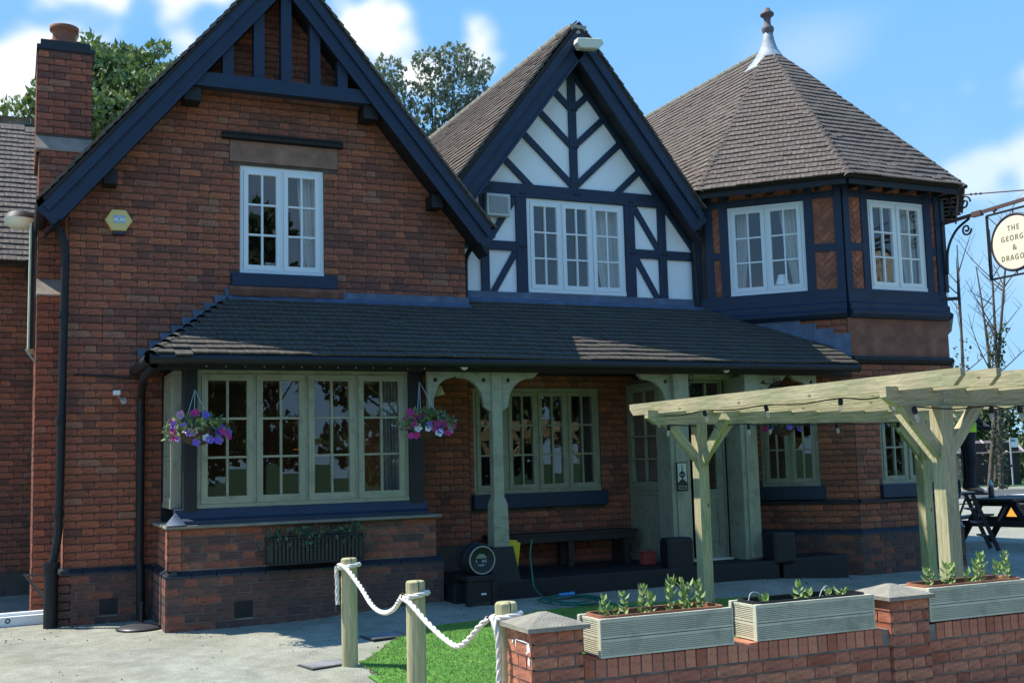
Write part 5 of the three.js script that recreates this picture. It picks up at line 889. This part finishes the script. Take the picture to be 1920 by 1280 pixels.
// ---------- projecting sign ----------
{
  const s = thing('pub_sign', 'round cream pub sign in a square iron frame, hung from a wall bracket', 'sign'), X = 10.25; s.position.set(X, 0, 0);
  const I = M.blackIron, rust = mat([0.10, 0.055, 0.05], 0.7);
  mesh('arm', merge([beam3([0, 4.66, 0.1], [0, 4.71, 2.05], 0.03, 0.045), bx(-0.03, 0.03, 4.635, 4.705, 0.62, 0.78)]), rust, s); mesh('tie_rod', pipe([[0, 5.0, 0.35], [0, 4.72, 2.0]], 0.009, 6), rust, s); for (const z of [0.62, 0.7, 0.78]) mesh('rod_knot', new THREE.SphereGeometry(0.018, 8, 6), rust, s, 0, 5.0 - (z - 0.35) * 0.17, z);
  mesh('wall_plate', bxs([[-0.03, 0.03, 3.7, 5.0, 0.06, 0.10]]), I, s); mesh('brace', tube([[0, 3.95, 0.12], [0, 4.3, 0.16], [0, 4.52, 0.32], [0, 4.64, 0.56]], 0.018, 24, 7), I, s);
  for (const [cz, cy, r, d] of [[0.50, 4.86, 0.10, 1], [0.50, 4.50, 0.085, -1], [0.26, 4.78, 0.07, 1], [0.24, 4.95, 0.06, -1]]) { const p = []; for (let i = 0; i <= 22; i++) { const a = i / 22 * 9.2, q = r * (1 - i / 27); p.push([0, cy + Math.sin(a) * q * d, cz + Math.cos(a) * q]); } mesh('scroll', tube(p, 0.013, 50, 6), I, s); }
  const z0 = 0.85, z1 = 1.69, y0 = 3.755, y1 = 4.605;
  mesh('frame', bxs([[-0.012, 0.012, y1 - 0.012, y1 + 0.012, z0, z1], [-0.012, 0.012, y0 - 0.012, y0 + 0.012, z0, z1], [-0.013, 0.013, y0, y1, z0 - 0.013, z0 + 0.013], [-0.013, 0.013, y0, y1, z1 - 0.013, z1 + 0.013]]), I, s);
  for (const z of [0.98, 1.56]) mesh('hanger', bxs([[-0.008, 0.008, y1, 4.70, z - 0.01, z + 0.01], [-0.025, 0.025, 4.645, 4.675, z - 0.03, z + 0.03]]), rust, s);
  const cy = 4.18, cz = 1.27, R = 0.36; for (const [a, b] of [[y1, cy + R], [y0, cy - R]]) mesh('pin', pipe([[0, a, cz], [0, b, cz]], 0.009, 6), I, s);
  for (const [zz, yy] of [[z0, y1], [z0, y0], [z1, y1], [z1, y0]]) { const d = new THREE.Vector2(cz - zz, cy - yy).normalize(); mesh('corner_stay', pipe([[0, yy, zz], [0, cy - d.y * R, cz - d.x * R]], 0.006, 6), I, s); }
  const disc = mesh('disc', new THREE.CylinderGeometry(R, R, 0.02, 64).rotateZ(Math.PI / 2), M.cream, s, 0, cy, cz); const rim = mesh('rim', new THREE.TorusGeometry(R, 0.021, 10, 72).rotateY(Math.PI / 2), mat([0.03, 0.02, 0.03], 0.5), s, 0, cy, cz);
  const t = canvasTex(512, 512, (g, w) => { g.fillStyle = '#f7eed2'; g.fillRect(0, 0, w, w); g.fillStyle = '#6e6042'; g.textAlign = 'center'; g.textBaseline = 'middle'; g.font = '600 72px sans-serif'; for (const [l, y] of [['THE', 118], ['GEORGE', 214], ['&', 306], ['DRAGON', 400]]) { const ls = 5, ws = [...l].map(c => g.measureText(c).width + ls), tot = ws.reduce((a, b) => a + b, 0) - ls; let x = w / 2 - tot / 2; [...l].forEach((c, i) => { g.textAlign = 'left'; g.fillText(c, x, y); x += ws[i]; }); } });
  const fm = mat([1, 1, 1], 0.45, { map: t }); for (const d of [-1, 1]) { const f = mesh('lettered_face', new THREE.CircleGeometry(R - 0.012, 64), fm, s, d * 0.0125, cy, cz); f.rotation.y = d * Math.PI / 2; }
  const k = thing('iron_spike', 'black iron spike on a short arm at the tower corner', 'spike'); k.position.set(10.3, 3.6, 0.24); mesh('spike', lathe([[0, -0.14], [0.012, -0.06], [0.02, 0.0], [0.018, 0.1], [0.008, 0.3], [0.003, 0.56], [0, 0.58]], 8), I, k); mesh('arm', beam3([-0.12, 0, -0.12], [0, 0, 0], 0.03, 0.045), I, k);
}
// ---------- porch things ----------
{
  const st = thing('barrel_stand', 'black wooden stand under the beer barrel at the bay corner', 'stand'); st.position.set(3.06, 0.08, 0.42); mesh('top', bx(-0.17, 0.17, 0.24, 0.30, -0.3, 0.12, 0.01), M.black, st); for (const [x, z] of [[-0.14, -0.26], [0.14, -0.26], [-0.14, 0.08], [0.14, 0.08]]) mesh('leg', bx(x - 0.03, x + 0.03, 0, 0.24, z - 0.03, z + 0.03), M.black, st); mesh('front_panel', bx(-0.11, 0.11, 0.02, 0.24, 0.085, 0.1), M.black, st); mesh('white_label', bx(-0.01, 0.045, 0.1, 0.117, 0.1, 0.104), M.white, st);
  const b = thing('beer_barrel', 'small dark barrel on its side with painted lettering on its lid', 'barrel'); b.position.set(3.07, 0.535, 0.40);
  mesh('staves', lathe([[0.125, -0.28], [0.15, -0.26], [0.168, -0.12], [0.172, -0.06], [0.166, 0.03], [0.15, 0.1], [0.142, 0.118], [0.13, 0.12], [0.128, 0.095], [0, 0.09]], 32).rotateX(Math.PI / 2), mat([0.02, 0.03, 0.035], 0.5, { map: tWood }), b);
  mesh('rim_hoop', new THREE.TorusGeometry(0.14, 0.008, 8, 48), mat([0.30, 0.32, 0.26], 0.5), b, 0, 0, 0.117); for (const z of [0.03, -0.16]) mesh('hoop', new THREE.TorusGeometry(z > 0 ? 0.167 : 0.166, 0.007, 6, 40), M.blackIron, b, 0, 0, z);
  mesh('lid_print', new THREE.CircleGeometry(0.127, 40), mat([1, 1, 1], 0.6, { map: canvasTex(256, 256, (g) => { g.fillStyle = '#7d8b74'; g.fillRect(0, 0, 256, 256); g.fillStyle = '#14202a'; g.fillRect(0, 110, 256, 110); g.fillStyle = '#6f7c6c'; g.fillRect(60, 222, 140, 34); g.fillStyle = '#a9c3d4'; g.font = '700 46px sans-serif'; g.textAlign = 'center'; g.textBaseline = 'middle'; g.fillText('D', 62, 142); g.font = '700 40px sans-serif'; g.fillText('OGE', 172, 140); g.font = '700 46px sans-serif'; g.fillText('BEER', 128, 190); }) }), b, 0, 0, 0.0925);
  const w = thing('wet_floor_sign', 'folded yellow plastic floor sign leaning behind the porch column', 'floor sign'); w.position.set(3.63, 0.285, 0.0); w.rotation.z = -0.14; mesh('front_leaf', bx(-0.12, 0.06, 0, 0.38, 0.0, 0.015, 0.004), M.yellow, w); mesh('rear_leaf', bx(-0.12, 0.06, 0, 0.38, -0.04, -0.025, 0.004), M.yellow, w); mesh('grip', bx(-0.08, 0.02, 0.375, 0.4, -0.042, 0.017, 0.006), M.yellow, w);
  const bn = thing('porch_bench', 'long dark wooden bench against the porch wall', 'bench'); bn.position.set(0, 0.28, 0); for (const z of [-1.0, -0.88, -0.76]) mesh('seat_plank', bx(3.72, 5.68, 0.37, 0.405, z - 0.055, z + 0.055, 0.006), M.darkWood, bn); mesh('apron', bx(3.76, 5.64, 0.3, 0.37, -0.72, -0.7), M.darkWood, bn); for (const x of [3.85, 4.75, 5.52]) for (const z of [-0.99, -0.76]) mesh('leg', bx(x - 0.035, x + 0.035, 0, 0.37, z - 0.035, z + 0.035), M.darkWood, bn);
  const r = thing('red_box', 'small faded red box on the porch floor beside the left door post', 'box'); r.position.set(5.57, 0.282, -0.32); mesh('box', bx(-0.08, 0.08, 0, 0.14, -0.06, 0.06, 0.008), mat([0.40, 0.06, 0.045], 0.6), r); mesh('lid', bx(-0.085, 0.085, 0.14, 0.155, -0.065, 0.065, 0.005), mat([0.36, 0.055, 0.04], 0.6), r); mesh('handle', new THREE.TorusGeometry(0.03, 0.005, 6, 14, Math.PI), M.black, r, 0, 0.155, 0);
  // hose
  const h = thing('garden_hose', 'dark green garden hose coiled on the ground before the porch step', 'hose'), p = [[3.75, 0.7, 0.30], [3.72, 0.55, 0.31], [3.72, 0.36, 0.34], [3.71, 0.2, 0.42]]; let e = 0; for (let i = 0; i <= 60; i++) { const a = i / 60 * 6.283 * 3.2 - 2.6, q = 0.26 + 0.05 * Math.sin(a * 0.37) + 0.02 * Math.cos(a * 1.7), x = 3.98 + Math.cos(a) * q * 1.15, z = 0.78 + Math.sin(a) * q; p.push([x, gh(x, z) + 0.014 + (i % 19) * 0.0012 + i * 0.0006, z]); } for (const [x, z] of [[4.35, 1.1], [4.5, 1.25], [4.6, 1.2], [4.75, 1.3]]) p.push([x, gh(x, z) + 0.02, z]);
  mesh('tube', tube(p, 0.0095, 420, 7), M.green, h); mesh('nozzle', merge([new THREE.CylinderGeometry(0.016, 0.02, 0.14, 10).rotateZ(Math.PI / 2).translate(0, 0, 0), new THREE.CylinderGeometry(0.024, 0.024, 0.04, 10).rotateZ(Math.PI / 2).translate(0.09, 0, 0)]), mat([0.05, 0.25, 0.55], 0.4), h, 4.0, gh(4, 0.55) + 0.055, 0.56);
  // trough with ivy under the bay
  const t = thing('wall_trough', 'dark fluted trough hung on the brick base of the bay', 'trough'); t.position.set(0.92, 0.6, 0.052); const fl = []; for (let i = 0; i < 24; i++) fl.push(flat(new THREE.CylinderGeometry(0.0215, 0.0185, 0.23, 8).translate(0.02 + i * 0.0395, 0.125, 0.155))); for (let i = 0; i < 4; i++) for (const x of [0.0, 0.95]) fl.push(flat(new THREE.CylinderGeometry(0.0215, 0.0185, 0.23, 8).translate(x, 0.125, 0.135 - i * 0.04)));
  mesh('body', bx(0.005, 0.945, 0.01, 0.24, 0.0, 0.155), M.black, t); const ff = mesh('flute', merge(fl), mat([0.02, 0.024, 0.02], 0.5), t); ff.userData.kind = 'stuff'; mesh('rim', bx(-0.03, 0.98, 0.235, 0.26, 0.0, 0.185, 0.006), M.black, t); mesh('foot_rail', bx(-0.015, 0.965, -0.01, 0.012, 0.0, 0.175, 0.005), M.black, t);
  const iv = thing('trailing_ivy', 'dark ivy spilling over the rim of the fluted trough', 'plant'); iv.position.set(0.92, 0.86, 0.14); const il = []; for (let i = 0; i < 260; i++) { const x = rr(-0.02, 0.97), o = rnd() < 0.35 ? rr(0.05, 0.14) : 0; il.push([x, rr(-0.01, 0.07) - o * 0.9 + (x > 0.8 ? 0.03 : 0), rr(-0.08, 0.08) + o * 0.5 + 0.03]); } for (let k = 0; k < 7; k++) { const x = -0.03 - k * 0.012; il.push([x, 0.01 - k * 0.018, 0.1], [x - 0.02, -0.005 - k * 0.018, 0.08]); } leaves(iv, 'foliage', il, [0.07, 0.14, 0.06], 0.055);
  const lid = thing('black_lid', 'domed black plastic lid lying on the ground in the corner by the bay', 'lid'); lid.position.set(-0.25, gh(-0.25, -0.38) + 0.003, -0.36); mesh('dome', lathe([[0.215, 0], [0.22, 0.008], [0.19, 0.03], [0.1, 0.048], [0, 0.052]], 32), mat([0.05, 0.05, 0.055], 0.4), lid); mesh('rim', new THREE.TorusGeometry(0.217, 0.008, 6, 40).rotateX(Math.PI / 2), M.black, lid, 0, 0.008, 0); mesh('upstand', new THREE.CylinderGeometry(0.016, 0.016, 0.2, 10), M.black, lid, 0.04, 0.14, -0.19);
  const pk = thing('white_kerb', 'white painted timber kerb on the ground left of the chimney', 'kerb'); pk.position.set(-1.5, 0, -1.4); pk.rotation.y = 0.12; mesh('beam', bx(-0.7, 0.42, 0, 0.1, -0.07, 0.07, 0.006), M.white, pk); mesh('rail', bx(-0.7, 0.42, 0.1, 0.13, -0.075, 0.0, 0.005), M.white, pk); mesh('bolt', new THREE.TorusGeometry(0.02, 0.006, 6, 14), M.black, pk, 0.05, 0.06, 0.072);
  // on the sills, inside
  const vase = thing('vase', 'cream waisted vase on the sill of the left upper window', 'vase'); vase.position.set(1.235, 3.745, -1.32); mesh('body', lathe([[0, 0], [0.045, 0], [0.05, 0.02], [0.035, 0.06], [0.032, 0.09], [0.048, 0.14], [0.05, 0.16], [0.04, 0.16], [0, 0.1]], 20), M.cream, vase);
  const lp = thing('table_lamp', 'small white lamp on the sill of the slanting tower window', 'lamp'); lp.position.set(8.02, 3.72, -0.62); mesh('shade', lathe([[0.055, 0.24], [0.10, 0.1], [0.095, 0.1]], 20), M.white, lp); mesh('base', lathe([[0, 0], [0.05, 0], [0.02, 0.03], [0.015, 0.2], [0, 0.2]], 14), M.white, lp);
  for (const [x, y, z, l] of [[1.87, 1.77, -2.45, 'lit pendant lamp glowing inside behind the bay window'], [9.2, 1.85, -1.2, 'lit lamp glowing inside the ground floor tower room']]) { const o = thing('pendant_lamp', l, 'lamp', 'lit lamps inside'); o.position.set(x, y, z); mesh('shade', lathe([[0.02, 0.07], [0.05, 0.05], [0.1, 0.01], [0.098, 0.0]], 20), mat([0.25, 0.12, 0.05], 0.5, { side: THREE.DoubleSide }), o); mesh('cord', pipe([[0, 0.07, 0], [0, 2.56 - y, 0]], 0.004, 5), M.black, o); mesh('bulb', new THREE.SphereGeometry(0.032, 14, 10), mat([1, 0.8, 0.5], 0.4, { emissive: lin(1, 0.62, 0.25), emissiveIntensity: 6 }), o, 0, -0.005, 0); const q = new THREE.PointLight(new THREE.Color(1, 0.62, 0.28), 0.1, 0, 2); q.position.set(0, -0.06, 0); q.castShadow = true; o.add(q); }
}
// ---------- far right: tables, shelter, bus stop, person ----------
function picnic(label, x, z, turn) {
  const o = thing('picnic_table', label, 'picnic table', 'picnic tables'); o.position.set(x, 0, z); o.rotation.y = turn;
  for (let i = 0; i < 5; i++) mesh('top_plank', bx(-0.8, 0.8, 0.74, 0.78, -0.36 + i * 0.146, -0.36 + i * 0.146 + 0.138, 0.005), M.darkWood, o);
  for (const s of [-1, 1]) for (const k of [0, 1]) mesh('seat_plank', bx(-0.8, 0.8, 0.43, 0.465, s * 0.74 - 0.13 + k * 0.135, s * 0.74 - 0.005 + k * 0.135, 0.005), M.darkWood, o);
  for (const x2 of [-0.6, 0.6]) { mesh('cross_bar', bx(x2 - 0.025, x2 + 0.025, 0.34, 0.43, -0.84, 0.84), M.darkWood, o); mesh('top_bar', bx(x2 - 0.025, x2 + 0.025, 0.66, 0.74, -0.34, 0.34), M.darkWood, o); for (const s of [-1, 1]) mesh('leg', beam3([x2 + 0.045, 0, s * 0.66], [x2 + 0.045, 0.72, s * 0.24], 0.045, 0.095), M.darkWood, o); mesh('stay', beam3([x2, 0.4, 0], [x2 * 0.25, 0.7, 0], 0.04, 0.07), M.darkWood, o); }
}
picnic('dark picnic table with a bottle on it, right of the pergola', 13.2, -1.75, 0.35); picnic('dark picnic table farther back, behind the one with the bottle', 17.6, -4.4, 0.55);
{
  const b = thing('bottle', 'dark bottle with a pale neck standing on the nearer picnic table', 'bottle'); b.position.set(12.76, 0.781, -1.72); mesh('body', lathe([[0, 0], [0.045, 0], [0.048, 0.02], [0.046, 0.14], [0.03, 0.19]], 18), mat([0.05, 0.06, 0.07], 0.2), b); mesh('neck', lathe([[0.03, 0.19], [0.042, 0.2], [0.04, 0.225], [0.018, 0.25], [0.016, 0.28], [0, 0.285]], 18), mat([0.45, 0.55, 0.58], 0.4), b);
  const s = thing('bus_shelter', 'dark wooden bus shelter with a ribbed sloping roof across the road', 'bus shelter'); s.position.set(36.9, 0, -24.3); s.rotation.y = -0.6;
  for (let i = 0; i < 7; i++) mesh('wall_board', bx(-1.15 + i * 0.33, -0.83 + i * 0.33, -0.1, 1.42, -0.03, 0.03), M.darkWood, s); for (const x of [-1.15, 1.15]) mesh('side_wall', bx(x - 0.03, x + 0.03, -0.1, 1.42, 0.03, 1.1), M.darkWood, s); mesh('back_wall', bx(-1.15, 1.15, -0.1, 1.8, 1.1, 1.15), M.darkWood, s);
  const rf = grp('shelter_roof', s, 0, 1.42, -0.15); rf.rotation.x = -0.3; rf.position.set(0, 1.60, 0.5); rf.rotation.x = 0.32; mesh('sheet', bx(-1.4, 1.4, 0, 0.04, -0.9, 0.8), mat([0.17, 0.145, 0.14], 0.8, { map: tMottle }), rf); for (let i = 0; i < 5; i++) mesh('rib', bx(-1.36 + i * 0.66, -1.30 + i * 0.66, 0.04, 0.085, -0.9, 0.8), mat([0.45, 0.40, 0.37], 0.8), rf);
  const t = thing('bus_stop', 'slim grey bus stop post with a small white flag', 'bus stop'); t.position.set(36.4, 0, -22.4); mesh('post', pipe([[0, -0.1, 0], [0, 2.0, 0]], 0.035, 8), M.grey, t); mesh('flag', bx(-0.02, 0.3, 1.6, 1.98, -0.02, 0.02), M.white, t); mesh('flag_panel', bx(0.03, 0.2, 1.82, 1.93, 0.02, 0.026), mat([0.1, 0.3, 0.3], 0.5), t); t.rotation.y = -0.6;
  const cr = thing('orange_crate', 'orange and white crate on the ground behind the nearer picnic table', 'crate'); cr.position.set(18.4, 0.0, -6.1); mesh('box', bx(-0.3, 0.3, 0, 0.5, -0.2, 0.2, 0.01), mat([0.85, 0.35, 0.03], 0.6), cr); mesh('top_band', bx(-0.31, 0.31, 0.5, 0.56, -0.21, 0.21, 0.01), M.white, cr);
}
{ // person in a high-visibility vest on a step ladder behind the tower corner
  const lx = 11.91, lz = -1.34, o = thing('person', 'person in a yellow high-visibility vest and dark trousers behind the tower corner', 'person'); o.position.set(lx, 0.90, lz); o.rotation.y = 1.0;
  const J = { hip: [0, 0.93, 0], chest: [0, 1.32, 0.01], neck: [0, 1.48, 0], head: [0, 1.62, 0.02], hl: [0.09, 0.9, 0], kl: [0.1, 0.5, 0.03], al: [0.1, 0.08, -0.01], tl: [0.11, 0.03, 0.15], hr: [-0.09, 0.9, 0], kr: [-0.1, 0.5, 0.03], ar: [-0.1, 0.08, -0.01], tr: [-0.11, 0.03, 0.15], sl: [0.17, 1.42, 0], el: [0.23, 1.15, 0.06], wl: [0.2, 0.98, 0.26], sr: [-0.17, 1.42, 0], er: [-0.23, 1.15, 0.06], wr: [-0.2, 0.98, 0.26] };
  const bone = [['hip', 'chest', 0.15, 0.155], ['chest', 'neck', 0.12, 0.06], ['neck', 'head', 0.055, 0.10], ['hip', 'hl', 0.12, 0.09], ['hl', 'kl', 0.088, 0.06], ['kl', 'al', 0.058, 0.045], ['al', 'tl', 0.045, 0.038], ['hip', 'hr', 0.12, 0.09], ['hr', 'kr', 0.088, 0.06], ['kr', 'ar', 0.058, 0.045], ['ar', 'tr', 0.045, 0.038], ['chest', 'sl', 0.1, 0.07], ['sl', 'el', 0.058, 0.045], ['el', 'wl', 0.043, 0.03], ['chest', 'sr', 0.1, 0.07], ['sr', 'er', 0.058, 0.045], ['er', 'wr', 0.043, 0.03]];
  const hand = s => [0, 1, 2, 3].map(k => [[s * 0.2 + (k - 1.5) * 0.02, 0.965, 0.29], [s * 0.2 + (k - 1.5) * 0.022, 0.95, 0.345], [s * 0.2 + (k - 1.5) * 0.02, 0.925, 0.365]]).concat([[[s * 0.2 - s * 0.035, 0.97, 0.28], [s * 0.2 - s * 0.055, 0.965, 0.31], [s * 0.2 - s * 0.05, 0.95, 0.335]]]);
  const sd = (P, a, b, ra, rb) => { const A = new THREE.Vector3(...a), B = new THREE.Vector3(...b), d = B.clone().sub(A), t = clamp(P.clone().sub(A).dot(d) / d.lengthSq(), 0, 1); return P.distanceTo(A.addScaledVector(d, t)) - (ra + (rb - ra) * t); };
  function march(f, res, c, half, mt) { const mc = new MarchingCubes(res, mt, false, false, 200000); mc.isolation = 0; const P = new THREE.Vector3(); for (let z = 0; z < res; z++) for (let y = 0; y < res; y++) for (let x = 0; x < res; x++) { P.set(c[0] + (x / (res / 2) - 1) * half, c[1] + (y / (res / 2) - 1) * half, c[2] + (z / (res / 2) - 1) * half); mc.field[z * res * res + y * res + x] = -f(P); } mc.update(); const n = mc.count, g = new THREE.BufferGeometry(); g.setAttribute('position', new THREE.BufferAttribute(mc.positionArray.slice(0, n * 3).map((v, i) => v * half + c[i % 3]), 3)); g.setAttribute('normal', new THREE.BufferAttribute(mc.normalArray.slice(0, n * 3), 3)); return g; }
  const smin = (a, b, k) => { const h = clamp(0.5 + 0.5 * (b - a) / k, 0, 1); return b + (a - b) * h - k * h * (1 - h); };
  const bodyF = (P, grow = 0) => { let d = 9; for (const [a, b, r0, r1] of bone) { const Q2 = a === 'hip' && b === 'chest' || b === 'neck' ? new THREE.Vector3(P.x * 0.86, P.y, P.z * 1.25) : P; d = smin(d, sd(Q2, J[a], J[b], r0 + grow, r1 + grow), 0.05); } d = smin(d, sd(P, [0, 1.6, 0.10], [0, 1.595, 0.125], 0.012, 0.014), 0.02); for (const s of [-1, 1]) { d = smin(d, sd(P, [s * 0.2, 0.985, 0.25], [s * 0.2, 0.968, 0.29], 0.035, 0.036), 0.02); for (const q of hand(s)) { d = Math.min(d, sd(P, q[0], q[1], 0.0105, 0.0095), sd(P, q[1], q[2], 0.0095, 0.008)); } d = smin(d, sd(P, [s * 0.098, 1.60, 0.0], [s * 0.1, 1.63, 0.0], 0.018, 0.02), 0.01); } return d; };
  const skin = mat([0.45, 0.27, 0.2], 0.6), dark = mat([0.02, 0.022, 0.03], 0.85);
  mesh('body', march(P => bodyF(P), 64, [0, 0.88, 0.06], 0.96, skin), skin, o);
  const part = (y0, y1, grow) => P => Math.max(bodyF(P, grow), y0 - P.y, P.y - y1);
  mesh('trousers', march(part(0.07, 1.0, 0.014), 44, [0, 0.55, 0.06], 0.56, dark), dark, o);
  mesh('shirt', march(P => Math.max(bodyF(P, 0.01), 0.95 - P.y, P.y - 1.47, Math.abs(P.x) > 0.2 ? P.z - 0.2 : -1), 40, [0, 1.22, 0.06], 0.36, dark), dark, o);
  const vest = mat([0.50, 0.95, 0.02], 0.7); mesh('vest', march(P => Math.max(sd(new THREE.Vector3(P.x * 0.86, P.y, P.z * 1.25), J.hip, J.chest, 0.185, 0.19), 0.90 - P.y, P.y - 1.5), 40, [0, 1.2, 0], 0.36, vest), vest, o);
  mesh('reflective_band', march(P => Math.max(sd(new THREE.Vector3(P.x * 0.86, P.y, P.z * 1.25), J.hip, J.chest, 0.19, 0.195), 1.06 - P.y, P.y - 1.115), 40, [0, 1.2, 0], 0.36, M.grey), mat([0.55, 0.57, 0.55], 0.4), o);
  mesh('hair', march(P => Math.max(sd(P, [0, 1.645, -0.005], [0, 1.66, 0.0], 0.108, 0.108), (P.z > 0.03 ? 1.67 : 1.57) - P.y), 40, [0, 1.66, 0], 0.14, dark), mat([0.04, 0.025, 0.015], 0.8), o);
  for (const s of [-1, 1]) mesh('eye', new THREE.SphereGeometry(0.011, 8, 6), M.white, o, s * 0.034, 1.625, 0.108);
  mesh('mouth', bx(-0.022, 0.022, 1.558, 1.566, 0.105, 0.113), mat([0.3, 0.1, 0.09], 0.6), o);
  const l = thing('step_ladder', 'dark step ladder beside the tower corner under the person', 'ladder'); l.position.set(lx, 0.04, lz); l.rotation.y = 1.0;
  for (const x of [-0.22, 0.22]) { mesh('stile', beam3([x, 0, 0.30], [x, 0.83, -0.02], 0.025, 0.06), M.blackIron, l); mesh('rear_leg', beam3([x, 0, -0.45], [x, 0.83, -0.10], 0.022, 0.03), M.blackIron, l); } for (let k = 1; k < 4; k++) mesh('tread', bx(-0.21, 0.21, k * 0.2, k * 0.2 + 0.025, 0.18 - k * 0.08, 0.28 - k * 0.08), M.blackIron, l); mesh('platform', bx(-0.24, 0.24, 0.83, 0.86, -0.18, 0.2), M.blackIron, l);
}
scene.traverse(o => { if (o.isMesh) { o.castShadow = true; o.receiveShadow = true; } });
renderer.render(scene, camera);
